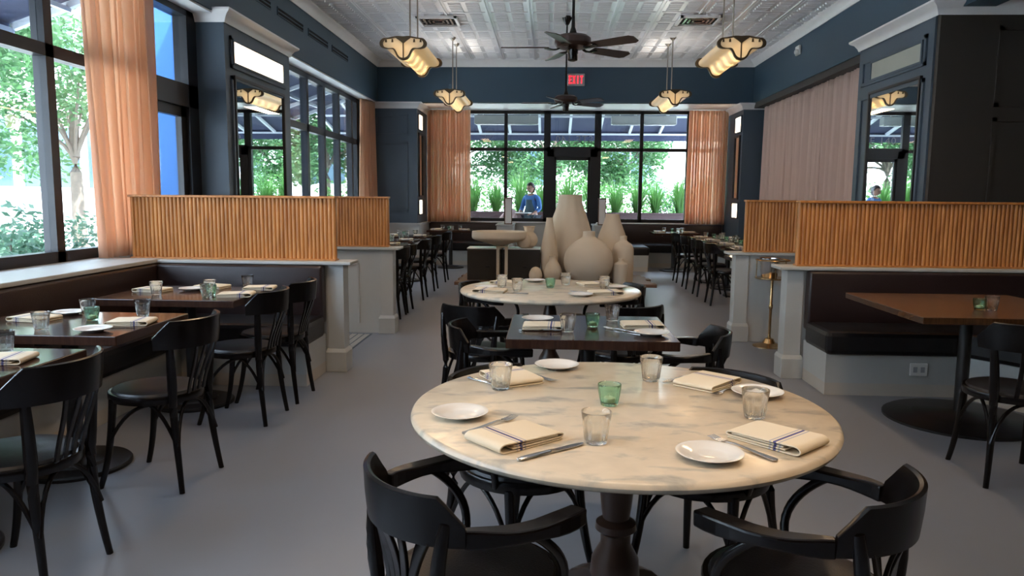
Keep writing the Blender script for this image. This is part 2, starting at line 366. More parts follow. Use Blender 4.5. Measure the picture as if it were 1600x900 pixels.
def mirror(label, axis, x, y0, y1, z0, z1):
    t = thing('wall_mirror', label, 'mirror', (x, y0, z0)); w = 0.03; s = axis
    bm = B()
    for (a0, a1, b0, b1) in ((-w, y1-y0+w, -w, 0), (-w, y1-y0+w, z1-z0, z1-z0+w), (-w, 0, 0, z1-z0), (y1-y0, y1-y0+w, 0, z1-z0)):
        box(bm, min(0, s*0.03), max(0, s*0.03), a0, a1, b0, b1)
    obj('mirror_frame', bm, 'frame', t)
    bm = B(); box(bm, min(0.001*s, s*0.012), max(0.001*s, s*0.012), 0, y1-y0, 0, z1-z0); obj('mirror_glass', bm, 'mirror', t)
wall_light('long glowing white wall light above the mirror on the near left pier', 1, PX, 7.88, 9.33, 2.76, 2.97)
mirror('tall mirror on the near left pier under the glowing panel', 1, PX, 7.90, 9.33, 0.98, 2.60)
# ---- near right pier: slate side towards the room, umber front running right
QX = 3.68
bm = B(); box(bm, QX, QX+0.5, 7.66, 9.42, 0, ZB); pier_panels(bm, 'x', QX, [(7.78, 9.3, 2.72, 3.02), (7.78, 9.3, 0.95, 2.60)], -0.02, 0.04); struct('wall_right_pier', bm, 'slate')
bm = B(); box(bm, QX+0.02, 7.6, 7.60, 7.66, 0, 3.32); pier_panels(bm, 'y', 7.60, [(4.25, 5.9, 2.3, 3.05), (4.25, 5.9, 1.0, 2.2), (6.0, 7.4, 1.0, 3.05)], 0.015, 0.04); struct('wall_right_front', bm, 'umber')
crown('trim_3', [(QX+0.4, 9.42), (QX, 9.42), (QX, 7.60), (7.6, 7.60)], ZB+0.06, 0.95)
wall_light('unlit greenish panel light above the mirror on the near right pier', -1, QX, 7.86, 9.02, 2.77, 2.95, 'dimpanel')
mirror('tall mirror on the near right pier below the unlit panel', -1, QX, 7.86, 9.02, 0.98, 2.60)
# right side wall beyond the pier, behind the long curtain
bm = B(); box(bm, 4.25, 4.4, 9.4, Y2, 0, ZB+0.05); struct('wall_right_far', bm, 'slate')
bm = B(); box(bm, XR+0.02, XR+0.3, 9.42, Y1, 3.12, ZB); struct('trim_4', bm, 'umber')
# ---- far piers
bm = B(); box(bm, WX, -2.60, Y1+0.001, Y2, 0.86, ZB); pier_panels(bm, 'y', Y1+0.001, [(-3.42, -2.78, 2.62, 2.98), (-3.42, -2.78, 1.1, 2.45)], 0.015, 0.035); struct('wall_far_pier', bm, 'slate')
bm = B(); box(bm, WX, -2.56, Y1-0.03, Y2, 0, 0.84); box(bm, WX, -2.52, Y1-0.06, Y2, 0.84, 0.87); struct('baseboard_far', bm, 'white')
crown('trim_5', [(WX+0.1, Y1-0.001), (-2.60, Y1-0.001), (-2.60, Y2)], ZB+0.0, 0.9)
wall_light('small glowing wall light high on the far left pier beside the curtain', 1, -2.60, 15.0, 15.42, 2.72, 3.0)
wall_light('small glowing wall light low on the far left pier near the tables', 1, -2.60, 15.0, 15.35, 1.05, 1.32)
mirror('narrow mirror on the side of the far left pier', 1, -2.60, 15.05, 15.45, 1.42, 2.62)
bm = B(); box(bm, 3.70, 4.3, Y1+0.001, Y2, 0, ZB); struct('wall_far_right_pier', bm, 'slate')
crown('trim_6', [(3.70, Y2), (3.70, Y1-0.001), (4.3, Y1-0.001)], ZB+0.0, 0.9)
wall_light('small glowing wall light high on the far right pier beside the curtain', -1, 3.70, 14.98, 15.4, 2.70, 2.98)
wall_light('small glowing wall light low on the far right pier near the tables', -1, 3.70, 14.98, 15.4, 1.04, 1.31)
mirror('narrow mirror on the side of the far right pier', -1, 3.70, 15.05, 15.4, 1.42, 2.60)
# ---- glazing
def glazing(name, axis, c, a0, a1, z0, z1, mull, cross, w=0.03, d=0.05, ends=True, skip=None):
    """frame bars + one pane per opening. axis 'y': plane Y=c spanning X; 'x': plane X=c spanning Y"""
    root = bpy.data.objects.new(name, None); C.objects.link(root); root['kind'] = 'structure'
    bm = B()
    def bar(p0, p1, q0, q1):
        if axis == 'y': box(bm, p0, p1, c-d, c+d, q0, q1)
        else: box(bm, c-d, c+d, p0, p1, q0, q1)
    bar(a0, a1, z0, z0+2*w); bar(a0, a1, z1-2*w, z1)
    xs = ([a0+w] if ends else []) + mull + ([a1-w] if ends else [])
    for x in xs: bar(x-w, x+w, z0, z1)
    for zc in cross: bar(a0, a1, zc-w, zc+w)
    obj('window_frame', bm, 'frame', root)
    ps = [a0] + mull + [a1]; zs = [z0] + cross + [z1]
    for i in range(len(ps)-1):
        for j in range(len(zs)-1):
            if skip and (i, j) in skip: continue
            bm = B(); p0, p1, q0, q1 = ps[i]+w, ps[i+1]-w, zs[j]+w, zs[j+1]-w
            if axis == 'y': box(bm, p0, p1, c-0.004, c+0.004, q0, q1)
            else: box(bm, c-0.004, c+0.004, p0, p1, q0, q1)
            obj('window_pane', bm, 'pane', root)
    return root
glazing('window_1', 'y', Y2, -2.6, -0.05, 0.88, ZB, [-0.93], [2.41], 0.035)
glazing('window_2', 'y', Y2, 1.02, 3.72, 0.88, ZB, [1.94, 2.92], [2.41], 0.035)
glazing('window_3', 'y', Y2, -0.05, 1.02, 2.40, ZB, [], [], 0.035)
# front door
d = bpy.data.objects.new('door_1', None); C.objects.link(d); d['kind'] = 'structure'
bm = B(); box(bm, -0.05, 0.10, Y2-0.06, Y2+0.06, 0, 2.42); box(bm, 0.87, 1.02, Y2-0.06, Y2+0.06, 0, 2.42); box(bm, -0.05, 1.02, Y2-0.06, Y2+0.06, 2.26, 2.42); obj('door_frame', bm, 'frame', d)
bm = B(); box(bm, 0.08, 0.15, Y2-0.03, Y2+0.03, 0, 2.28); box(bm, 0.82, 0.89, Y2-0.03, Y2+0.03, 0, 2.28); box(bm, 0.1, 0.87, Y2-0.03, Y2+0.03, 2.19, 2.28); box(bm, 0.1, 0.87, Y2-0.03, Y2+0.03, 0.01, 0.25); obj('door_leaf', bm, 'frame', d)
bm = B(); box(bm, 0.14, 0.83, Y2-0.004, Y2+0.004, 0.25, 2.2); obj('door_glass', bm, 'pane', d)
bm = B(); sweep(bm, [(0.8, Y2-0.03, 0.9), (0.8, Y2-0.08, 0.93), (0.8, Y2-0.08, 1.17), (0.8, Y2-0.03, 1.2)], 0.012); obj('door_handle', bm, 'steel', d, True)
# lettering on the transom, reading backwards from inside
cu = bpy.data.curves.new('t', 'FONT'); cu.body = 'STE 140'; cu.size = 0.21; cu.extrude = 0.001; cu.space_character = 1.15
to = bpy.data.objects.new('t', cu); C.objects.link(to); bpy.context.view_layer.update()
me = bpy.data.meshes.new_from_object(to.evaluated_get(bpy.context.evaluated_depsgraph_get())); bpy.data.objects.remove(to)
lt = bpy.data.objects.new('window_lettering', me); C.objects.link(lt); me.materials.append(MT['letter'])
xs_ = [v.co.x for v in me.vertices]; lt.rotation_euler = (PI/2, 0, PI); lt.location = (0.52 + (max(xs_)+min(xs_))/2, Y2+0.008, 2.56)
tag(lt, 'faint lettering seen backwards on the pane over the front door', 'lettering')
# lower walls under the windows
bm = B(); box(bm, -2.6, -0.05, Y2-0.05, Y2+0.08, 0, 0.86); box(bm, 1.02, 3.72, Y2-0.05, Y2+0.08, 0, 0.86); struct('wall_far', bm, 'white')
bm = B(); bbox(bm, -2.6, -0.05, Y2-0.12, Y2+0.02, 0.855, 0.88, 0.004); bbox(bm, 1.02, 3.70, Y2-0.12, Y2+0.02, 0.855, 0.88, 0.004); struct('window_sill_far', bm, 'crown')
bm = B(); box(bm, WX-0.12, WX+0.06, -4.5, 6.55, 0, 0.88); box(bm, WX-0.12, WX+0.06, PY1, Y1, 0, 0.88); struct('wall_left', bm, 'white')
glazing('window_4', 'x', WX, -1.4, 6.55, 0.88, ZB, [0.05, 1.4, 2.75, 4.1, 5.42], [2.42], 0.045, 0.05)
glazing('window_5', 'x', WX, PY1, 14.3, 0.88, ZB, [10.45, 11.3, 12.15, 13.0, 13.85], [2.40], 0.05, 0.05)
bm = B(); box(bm, WX-0.1, WX+0.05, 14.3, Y1, 0.8, ZB); box(bm, WX-0.1, WX+0.05, -4.5, -1.4, 0.8, ZB); struct('wall_left_pilaster', bm, 'navy')
# left side door and transom
d = bpy.data.objects.new('door_2', None); C.objects.link(d); d['kind'] = 'structure'
bm = B()
for y in (6.55, 7.50): box(bm, WX-0.07, WX+0.07, y, y+0.2, 0, ZB)
box(bm, WX-0.07, WX+0.07, 6.55, 7.7, 2.26, 2.48); box(bm, WX-0.07, WX+0.07, 6.55, 7.7, ZB-0.08, ZB); obj('door_frame', bm, 'frame', d)
bm = B()
for y in (6.75, 7.40): box(bm, WX-0.03, WX+0.03, y, y+0.1, 0.02, 2.26)
box(bm, WX-0.03, WX+0.03, 6.75, 7.5, 0.02, 0.25); box(bm, WX-0.03, WX+0.03, 6.75, 7.5, 2.16, 2.26); obj('door_leaf', bm, 'frame', d)
bm = B(); box(bm, WX-0.004, WX+0.004, 6.84, 7.41, 0.25, 2.17); box(bm, WX-0.004, WX+0.004, 6.74, 7.51, 2.47, ZB-0.07); obj('door_glass', bm, 'pane', d)
# mosaic entry floor by the left door
bm = B()
for i in range(26):
    for j in range(20):
        x, y = -3.5 + i*0.066, 6.16 + j*0.066
        box(bm, x, x+0.052, y, y+0.052, 0.0, 0.005)
struct('trim_7', bm, 'tile', label='white mosaic tiles set in the floor by the side door')
bm = B(); box(bm, -3.5, -1.78, 6.15, 7.50, 0.0, 0.002); struct('trim_8', bm, 'slate')
# window ledge on the left (pale)
bm = B(); bbox(bm, WX+0.05, -3.08, -1.4, 5.86, 0.86, 0.89, 0.006); struct('window_sill', bm, 'white')['label'] = 'pale ledge under the near left windows'

# ---- partitions with half-round slat screens
def slats(bm, x0, x1, y, z0, z1, side, p=0.0315):
    n = int(abs(x1-x0)/p); p = (x1-x0)/n
    for i in range(n):
        cx = x0 + (i+0.5)*p; r = abs(p)*0.5
        for s in (1, -1):
            pr = []
            for k in range(7):
                a = PI*k/6; pr.append((cx + r*math.cos(a), y - s*(0.012 + r*0.85*math.sin(a))))
            a_ = [bm.verts.new((x, yy, z0)) for x, yy in pr]; b_ = [bm.verts.new((x, yy, z1)) for x, yy in pr]
            for k in range(6): bm.faces.new([a_[k], a_[k+1], b_[k+1], b_[k]])
            bm.faces.new(b_); bm.faces.new(a_[::-1])
    box(bm, min(x0, x1), max(x0, x1), y-0.014, y+0.014, z0, z1)
def partition(label, x_in, x_out, y, sgn, slat_in, panel=False):
    """sgn +1: free end on the right (left-hand partition); wall thickness .12 centred on y"""
    t = thing('booth_partition', label, 'partition', ((x_in+x_out)/2, y, 0))
    ox = (x_in+x_out)/2; a, b = sorted((x_in-ox, x_out-ox)); si = slat_in-ox; xo = x_out-ox; xi = x_in-ox
    bm = B(); q0, q1 = sorted((xo, xi-sgn*0.13)); box(bm, q0, q1, -0.06, 0.06, 0, 0.86)
    e0, e1 = sorted((xi - sgn*0.13, xi)); box(bm, e0, e1, -0.075, 0.075, 0, 0.86)
    if panel:
        for (p0, p1, q0, q1) in ((0.35, 0.37, 0.1, 0.72), (0.95, 0.97, 0.1, 0.72), (0.35, 0.97, 0.7, 0.72)):
            f0, f1 = sorted((xi-sgn*p0, xi-sgn*p1)); box(bm, f0, f1, -0.068, -0.05, q0, q1)
    obj('base_wall', bm, 'white', t, bevel=0.003)
    bm = B(); e0, e1 = sorted((xi - sgn*0.15, xi + sgn*0.018)); bbox(bm, e0, e1, -0.093, 0.093, 0, 0.16, 0.004)
    v = box(bm, e0, e1, -0.093, 0.093, 0.16, 0.185)
    for q in v[4:]: q.co.x += 0.012 if q.co.x < (e0+e1)/2 else -0.012; q.co.y *= 0.85
    obj('baseboard', bm, 'white', t)
    bm = B(); e0, e1 = sorted((xo, xi + sgn*0.07)); bbox(bm, e0, e1, -0.13, 0.13, 0.86, 0.885, 0.006); obj('ledge', bm, 'white', t)
    bm = B(); e0, e1 = sorted((xo, si)); slats(bm, e0, e1, 0, 0.897, 1.375, 1); obj('slat_screen', bm, 'slat', t, True)
    bm = B(); bbox(bm, e0-0.004, e1+0.004, -0.05, 0.05, 1.375, 1.393, 0.004); obj('top_rail', bm, 'slat', t)
    bm = B(); bbox(bm, e0-0.004, e1+0.004, -0.048, 0.048, 0.885, 0.898, 0.003); obj('bottom_rail', bm, 'slat', t)
partition('pale partition with honey slat screen behind the near left booth', -1.61, -3.34, 5.91, 1, -1.68)
partition('pale panelled partition with slat screen, second on the left', -1.57, -3.45, 7.62, 1, -1.62, True)
partition('pale partition with long amber slat screen behind the near right booth', 1.86, 4.9, 5.99, -1, 1.94)
partition('pale partition with short slat screen behind the brass bucket stand', 1.83, 3.66, 7.50, -1, 1.92)

# ---- banquettes
def banquette(label, seat, base, backs, z0=0.0):
    """seat/base polygons in plan; backs list of boxes"""
    t = thing('banquette', label, 'banquette', (0, 0, 0))
    bm = B(); prism(bm, seat, 0.30, 0.47); obj('seat_cushion', bm, 'leather', t, bevel=0.035)
    bm = B(); prism(bm, base, 0.09, 0.31); obj('base', bm, 'white', t)
    bm = B(); cx = sum(p[0] for p in base)/len(base); cyy = sum(p[1] for p in base)/len(base)
    prism(bm, base, 0.0, 0.09); obj('plinth', bm, 'crown' if False else 'ceil2', t)
    for b in backs:
        bm = B(); bbox(bm, *b, 0.02, 3); obj('backrest', bm, 'brown', t, True)
    return t
banquette('brown leather corner banquette along the near left windows',
    [(-3.1, -1.2), (-2.62, -1.2), (-2.62, 5.27), (-1.74, 5.27), (-1.74, 5.76), (-3.1, 5.76)],
    [(-3.1, -1.2), (-2.70, -1.2), (-2.70, 5.34), (-1.76, 5.34), (-1.76, 5.83), (-3.1, 5.83)],
    [(-3.22, -3.06, -1.2, 5.83, 0.0, 0.855), (-3.06, -1.75, 5.72, 5.84, 0.40, 0.855)])
banquette('brown leather corner banquette around the near right booth',
    [(1.99, 5.37), (2.93, 5.37), (3.42, 4.6), (3.42, 2.2), (3.95, 2.2), (3.95, 5.85), (1.99, 5.85)],
    [(2.01, 5.42), (2.95, 5.42), (3.45, 4.62), (3.45, 2.2), (3.95, 2.2), (3.95, 5.91), (2.01, 5.91)],
    [(2.0, 3.95, 5.81, 5.92, 0.40, 0.855), (3.92, 4.05, 2.2, 5.92, 0.0, 0.855)])
banquette('long brown banquette along the far left windows beside the row tables',
    [(-3.27, 7.78), (-2.85, 7.78), (-2.85, 14.8), (-3.55, 14.8), (-3.55, 9.66), (-3.27, 9.66)], [(-3.27, 7.78), (-2.92, 7.78), (-2.92, 14.8), (-3.55, 14.8), (-3.55, 9.66), (-3.27, 9.66)],
    [(-3.6, -3.42, 9.65, 14.82, 0.4, 0.86)])
banquette('brown window banquette at the far end left of the front door',
    [(-2.55, 15.35), (-1.08, 15.35), (-1.08, 16.1), (-2.55, 16.1)], [(-2.55, 15.42), (-1.08, 15.42), (-1.08, 16.2), (-2.55, 16.2)],
    [(-2.55, -1.08, 16.06, 16.22, 0.4, 0.85)])
banquette('brown window banquette at the far end right of the front door',
    [(1.25, 14.5), (1.94, 14.5), (1.94, 15.35), (3.65, 15.35), (3.65, 16.1), (1.25, 16.1)], [(1.25, 14.5), (1.92, 14.5), (1.92, 15.42), (3.65, 15.42), (3.65, 16.2), (1.25, 16.2)],
    [(1.25, 3.65, 16.06, 16.22, 0.4, 0.85), (1.22, 1.36, 14.5, 16.1, 0.4, 0.85)])
banquette('long brown banquette under the pink curtain beside the row tables',
    [(3.25, 7.7), (3.66, 7.7), (3.66, 9.46), (3.94, 9.46), (3.94, 14.85), (3.25, 14.85)], [(3.32, 7.7), (3.66, 7.7), (3.66, 9.46), (3.94, 9.46), (3.94, 14.85), (3.32, 14.85)],
    [(3.86, 3.955, 9.47, 14.88, 0.4, 0.86)])
bm = B(); box(bm, 3.96, 4.25, 9.42, Y1, 0, 0.88); struct('wall_right_ledge', bm, 'white')
for x0, x1, lab in ((-1.05, -0.72, 'pale end cabinet left of the front door carrying a small lamp'), (0.93, 1.2, 'pale end cabinet right of the front door carrying a small lamp')):
    t = thing('end_cabinet', lab, 'cabinet', ((x0+x1)/2, 15.7, 0)); w = (x1-x0)/2
    bm = B(); bbox(bm, -w, w, -0.45, 0.52, 0, 0.82, 0.004); obj('body', bm, 'white', t)
    bm = B(); bbox(bm, -w-0.02, w+0.02, -0.48, 0.53, 0.82, 0.85, 0.004); obj('cabinet_top', bm, 'white', t)
    bm = B()
    for (p0, p1, q0, q1) in ((-w+0.04, w-0.04, 0.1, 0.13), (-w+0.04, w-0.04, 0.7, 0.73), (-w+0.04, -w+0.06, 0.1, 0.73), (w-0.06, w-0.04, 0.1, 0.73)): box(bm, p0, p1, -0.46, -0.445, q0, q1)
    obj('panel_moulding', bm, 'white', t)
for x, lab in ((-0.82, 'small upright box lamp left of the front door'), (1.08, 'small upright box lamp right of the front door')):
    t = thing('box_lamp', lab, 'lamp', (x, 15.4, 0.85))
    bm = B(); bbox(bm, -0.08, 0.08, -0.08, 0.08, 0, 0.02, 0.003); bbox(bm, -0.08, 0.08, -0.08, 0.08, 0.52, 0.54, 0.003)
    for a in (-0.075, 0.065):
        for b in (-0.075, 0.065): box(bm, a, a+0.01, b, b+0.01, 0.02, 0.52)
    obj('lamp_frame', bm, 'plank', t)
    bm = B(); bbox(bm, -0.06, 0.06, -0.06, 0.06, 0.02, 0.52, 0.004); obj('lamp_shade', bm, 'plastic', t)
    bm = B(); sweep(bm, bez((0, 0.085, 0.02), (-0.1, 0.2, 0.05), (-0.14, 0.1, 0.02), (-0.13, -0.1, 0.006)), 0.005, n=6); obj('cord', bm, 'plastic', t, True)

# ---- curtains
def curtain(label, p0, p1, z0, z1, pleats, amp, m, topw=1.0, botw=1.0, seed=1, anchor=0.5):
    rnd = random.Random(seed); bm = B(); p0, p1 = Vector((*p0, 0)), Vector((*p1, 0)); d = (p1-p0); L_ = d.length; d.normalize(); nrm = Vector((-d.y, d.x, 0))
    nx, nz = pleats*8, 16; ph = [rnd.uniform(-0.9, 0.9) for _ in range(pleats+2)]; am = [rnd.uniform(0.5, 1.25) for _ in range(pleats+2)]
    g = []
    for j in range(nz+1):
        f = j/nz; z = z1 + (z0-z1)*f; row = []
        for i in range(nx+1):
            u = i/nx; q = u*pleats; k = int(q); fr = q-k
            A = am[k]*(1-fr)+am[k+1]*fr; P = ph[k]*(1-fr)+ph[k+1]*fr
            w = topw + (botw-topw)*f
            s = anchor + (u-anchor)*w
            off = amp*(0.75+0.5*f)*A*math.sin(2*PI*q + P*f*1.5) + amp*0.35*math.sin(2*PI*q*0.37+seed+f*1.3)
            row.append(bm.verts.new(p0 + d*(s*L_ + 0.25*amp*math.cos(4*PI*q)) + nrm*off + Vector((0, 0, z))))
        g.append(row)
    for a, b in zip(g, g[1:]):
        for i in range(nx): bm.faces.new([a[i], a[i+1], b[i+1], b[i]])
    o = obj('curtain', bm, m, None, True)
    s = o.modifiers.new('thick', 'SOLIDIFY'); s.thickness = 0.003
    return tag(o, label, 'curtain')
curtain('tall peach curtain gathered beside the near left windows', (-3.50, 5.62), (-3.46, 6.62), 0.895, ZB-0.02, 9, 0.045, 'curtain', 0.92, 0.78, 3, 0.5)
curtain('narrow peach curtain just beyond the near left pier', (-3.52, 9.68), (-3.44, 9.95), 0.89, ZB-0.02, 3, 0.03, 'curtain', seed=5)
curtain('peach curtain at the end of the left windows by the far pier', (-3.52, 14.12), (-3.40, 14.84), 0.89, ZB-0.02, 7, 0.04, 'curtain', 0.85, 1.0, 6)
curtain('wide peach curtain left of the front windows, backlit', (-2.58, 16.0), (-1.68, 16.02), 0.87, ZB-0.02, 15, 0.065, 'curtain_front', 1.0, 1.02, 8)
curtain('wide peach curtain right of the front windows, backlit', (2.88, 16.0), (3.66, 16.02), 0.87, ZB-0.02, 14, 0.065, 'curtain_front', 1.0, 1.02, 11)
curtain('long pink curtain covering the right side wall', (4.05, 14.75), (4.05, 9.5), 0.885, 3.14, 44, 0.035, 'curtain2', 1.0, 1.0, 14)

# ---- wall and ceiling fittings
for k, (y0, y1) in enumerate(((8.15, 9.2), (9.45, 10.4), (10.65, 11.55), (11.8, 12.7))):
    w = ['first and nearest', 'second', 'third', 'fourth and farthest'][k]
    t = thing('slot_vent', w+' slotted air vent along the left navy beam', 'vent', (XL, y0, 3.60), 0, 'air vents in the left beam')
    bm = B()
    for z in (0, 0.045, 0.09): box(bm, 0, 0.012, 0, y1-y0, z, z+0.012)
    box(bm, 0, 0.012, -0.012, 0, 0, 0.102); box(bm, 0, 0.012, y1-y0, y1-y0+0.012, 0, 0.102); obj('vent_frame', bm, 'navy', t)
    bm = B(); box(bm, 0.0005, 0.004, 0, y1-y0, 0.01, 0.092); obj('vent_slot', bm, 'slot', t)
for x, lab in ((-1.68, 'square louvred ceiling vent above the left pendants'), (2.15, 'square louvred ceiling vent above the right pendants')):
    t = thing('ceiling_vent', lab, 'vent', (x, 11.55, ZC-0.05))
    bm = B()
    for (a, b, c, d_) in ((-0.3, 0.3, -0.3, -0.26), (-0.3, 0.3, 0.26, 0.3), (-0.3, -0.26, -0.3, 0.3), (0.26, 0.3, -0.3, 0.3)): box(bm, a, b, c, d_, 0, 0.04)
    obj('vent_frame', bm, 'crown', t)
    bm = B()
    for r in (0.21, 0.15, 0.09):
        for (a, b, c, d_) in ((-r, r, -r, -r+0.03), (-r, r, r-0.03, r), (-r, -r+0.03, -r, r), (r-0.03, r, -r, r)): box(bm, a, b, c, d_, 0.012, 0.02)
    obj('vent_louvre', bm, 'steel', t)
    bm = B(); box(bm, -0.26, 0.26, -0.26, 0.26, 0.03, 0.04); obj('vent_backing', bm, 'slot', t)
t = thing('exit_sign', 'red EXIT sign on the far navy header', 'sign', (0.49, Y1-0.03, 3.645))
bm = B(); bbox(bm, -0.165, 0.165, -0.03, 0.03, -0.115, 0.115, 0.01); obj('sign_housing', bm, 'exitface', t)
LET = {'E': [(0, 0, .25, 1), (0, 0, 1, .18), (0, .41, .8, .59), (0, .82, 1, 1)], 'I': [(.3, 0, .7, 1)], 'T': [(.36, 0, .64, 1), (0, .82, 1, 1)]}
bm = B()
for k, ch in enumerate('EXIT'):
    x = -0.135 + k*0.070; wd, h = 0.055, 0.15
    if ch == 'X':
        for s in (1, -1):
            v = box(bm, x, x+0.016, -0.034, -0.028, -h/2, h/2)
            for q in v: q.co.x += (wd-0.016)*((q.co.z+h/2)/h if s == 1 else 1-(q.co.z+h/2)/h)
    else:
        for a, b, c, d_ in LET[ch]: box(bm, x+a*wd, x+c*wd, -0.034, -0.028, -h/2+b*h, -h/2+d_*h)
obj('sign_letters', bm, 'exitred', t)
t = thing('fire_alarm', 'small white fire alarm on the right navy beam', 'alarm', (XR, 12.3, 3.70))
bm = B(); bbox(bm, -0.04, 0, -0.09, 0.09, -0.06, 0.08, 0.01); obj('alarm_body', bm, 'plastic', t)
bm = B(); lathe(bm, [(0.045, 0), (0.045, 0.02), (0.03, 0.04)], 16); o = obj('strobe_lens', bm, 'plastic', t, True, loc=(-0.04, -0.03, -0.02)); o.rotation_euler = (0, -PI/2, 0)
t = thing('power_outlet', 'dim double power outlet on the right booth base', 'outlet', (2.66, 5.413, 0.2))
bm = B(); bbox(bm, -0.06, 0.06, -0.008, 0.006, -0.045, 0.045, 0.003); obj('cover_plate', bm, 'plastic', t)
bm = B(); box(bm, -0.04, -0.012, -0.01, -0.007, -0.02, 0.02); box(bm, 0.012, 0.04, -0.01, -0.007, -0.02, 0.02); obj('socket', bm, 'exitface', t)

# pendant lamps: trefoil section glass tube with bronze end caps
def tre(n=48, s=1.0):
    ctl = [(0, 0.085), (0.07, 0.088), (0.16, 0.072), (0.225, 0.062), (0.258, 0.02), (0.245, -0.025), (0.19, -0.045), (0.125, -0.045), (0.095, -0.075), (0.07, -0.125), (0.04, -0.155), (0, -0.165)]
    P = ctl + [(-x, y) for x, y in ctl[-2:0:-1]]; m = len(P); out = []
    for i in range(m):
        p0, p1, p2, p3 = P[i-1], P[i], P[(i+1) % m], P[(i+2) % m]
        for k in range(3):
            t_ = k/3; f = lambda a, b, c, d_: 0.5*((2*b)+(-a+c)*t_+(2*a-5*b+4*c-d_)*t_*t_+(-a+3*b-3*c+d_)*t_**3)
            out.append((f(p0[0], p1[0], p2[0], p3[0])*s, f(p0[1], p1[1], p2[1], p3[1])*s))
    return out
def make_pendant():
    t = thing('pendant_lamp', 'x', 'pendant lamp', (0, 0, 0), 0, 'glass trough pendants'); Ln = 1.2
    S = tre(); S2 = tre(s=0.86); n = len(S)
    def shell(sec, y0, y1):
        bm = B(); a = [bm.verts.new((x, y0, z)) for x, z in sec]; b = [bm.verts.new((x, y1, z)) for x, z in sec]
        for i in range(n): bm.faces.new([a[i], a[(i+1) % n], b[(i+1) % n], b[i]])
        return bm
    o = obj('glass_shade', shell(S2, 0.0, Ln), 'lampshade', t, True)
    for y, nm in ((0.0, 'end_frame'), (Ln, 'end_frame')):
        bm = B(); rings = []
        for sec, yy in ((S, y-0.02), (S, y+0.02), (S2, y+0.02), (S2, y-0.02)): rings.append([bm.verts.new((x, yy, z)) for x, z in sec])
        for k in range(4):
            a, b = rings[k], rings[(k+1) % 4]
            for i in range(n): bm.faces.new([a[i], a[(i+1) % n], b[(i+1) % n], b[i]])
        box(bm, -0.006, 0.006, y-0.012, y+0.012, -0.15, 0.07)
        prism_pts = [(-0.10, 0.083), (0.10, 0.083), (0.03, 0.035), (0, 0.01), (-0.03, 0.035)]
        a = [bm.verts.new((x, y-0.014, z)) for x, z in prism_pts]; b = [bm.verts.new((x, y+0.014, z)) for x, z in prism_pts]
        bm.faces.new(a); bm.faces.new(b[::-1])
        for i in range(5): bm.faces.new([a[i], a[(i+1) % 5], b[(i+1) % 5], b[i]])
        for xx in (-0.19, -0.12, 0.12, 0.19):
            sweep(bm, [(xx, y, 0.06), (xx, y, 0.025)], [(0.008, 0.008), (0.012, 0.012)], n=8)
        e = obj(nm, bm, 'bronze', t, False)
        bm = B(); vv = [bm.verts.new((x*0.98, y, z*0.98)) for x, z in S2]; bm.faces.new(vv); obj('end_glass', bm, 'lampshade', e)
    for y in (0.42, 0.92):
        bm = B(); sweep(bm, [(0, y, 0.07), (0, y, ZC-3.04)], 0.009, n=8); lathe(bm, [(0.02, ZC-3.09), (0.05, ZC-3.06), (0.055, ZC-3.04)], 16, (0, y, 0)); obj('hanging_rod', bm, 'nickel', t, True)
    bm = B()
    for y in (0.15, 0.45, 0.75, 1.05):
        lathe(bm, [(0.005, -0.11), (0.022, -0.10), (0.03, -0.075), (0.022, -0.045), (0.014, -0.03), (0.014, 0.0)], 12, (0, y, 0))
    obj('bulb', bm, 'bulb', t, True)
    bm = B(); box(bm, -0.03, 0.03, 0.05, 1.15, 0.0, 0.06); obj('lamp_channel', bm, 'bronze', t)
    return t
P0 = make_pendant()
spots = [(-1.61, 8.4, 'large glass pendant lamp hanging at upper left, nearer the camera'), (2.03, 8.4, 'large glass pendant lamp hanging at upper right, nearer the camera'),
         (-1.63, 12.4, 'smaller looking glass pendant lamp on the left, in front of the header'), (1.99, 12.4, 'smaller looking glass pendant lamp on the right, in front of the header')]
for x in (-1.61, 2.03):  # unseen pendants, added to both rows to light the near tables
    for y in (4.3, 0.3): spots.append((x, y, 'added glass pendant lamp out of view overhead on the %s, %s' % ('left' if x < 0 else 'right', 'over the near tables' if y > 2 else 'behind the camera')))
for i, (x, y, lab) in enumerate(spots):
    o = P0 if i == 0 else dup(P0, (x, y, 3.04)); o.location = (x, y, 3.04); o['label'] = lab
    near = y < 6
    l = light('pendant_light', 'AREA', (x, y+0.6, 2.84), 18 if near else 10, (1, 0.68, 0.40), 0.2, (0, 0, 0), 1.1)
    l2 = light('pendant_uplight', 'AREA', (x, y+0.6, 3.16), 6.5, (1, 0.92, 0.82), 0.4, (PI, 0, 0), 1.1)

# two unseen ceiling spots added to light the near marble table (above the frame)
for x, y in ((-0.15, 1.3), (0.75, 1.3)):
    t = thing('added_ceiling_spot', 'small added ceiling spot out of view above the near marble table, %s one' % ('left' if x < 0 else 'right'), 'added ceiling light', (x, y, ZC-0.10))
    bm = B(); lathe(bm, [(0.05, 0.1), (0.055, 0.03), (0.055, 0.0), (0.047, 0.0), (0.045, 0.03), (0.001, 0.035)], 24); obj('added_spot_housing', bm, 'crown', t, True)
    sp = light('added_spot_light', 'SPOT', (x, y, ZC-0.13), 95, (1, 0.72, 0.44), 0.05); sp.data.spot_size = math.radians(38); sp.data.spot_blend = 0.6
    sp.rotation_euler = (Vector((0.23, 2.3, 0.75)) - sp.location).to_track_quat('-Z', 'Y').to_euler()
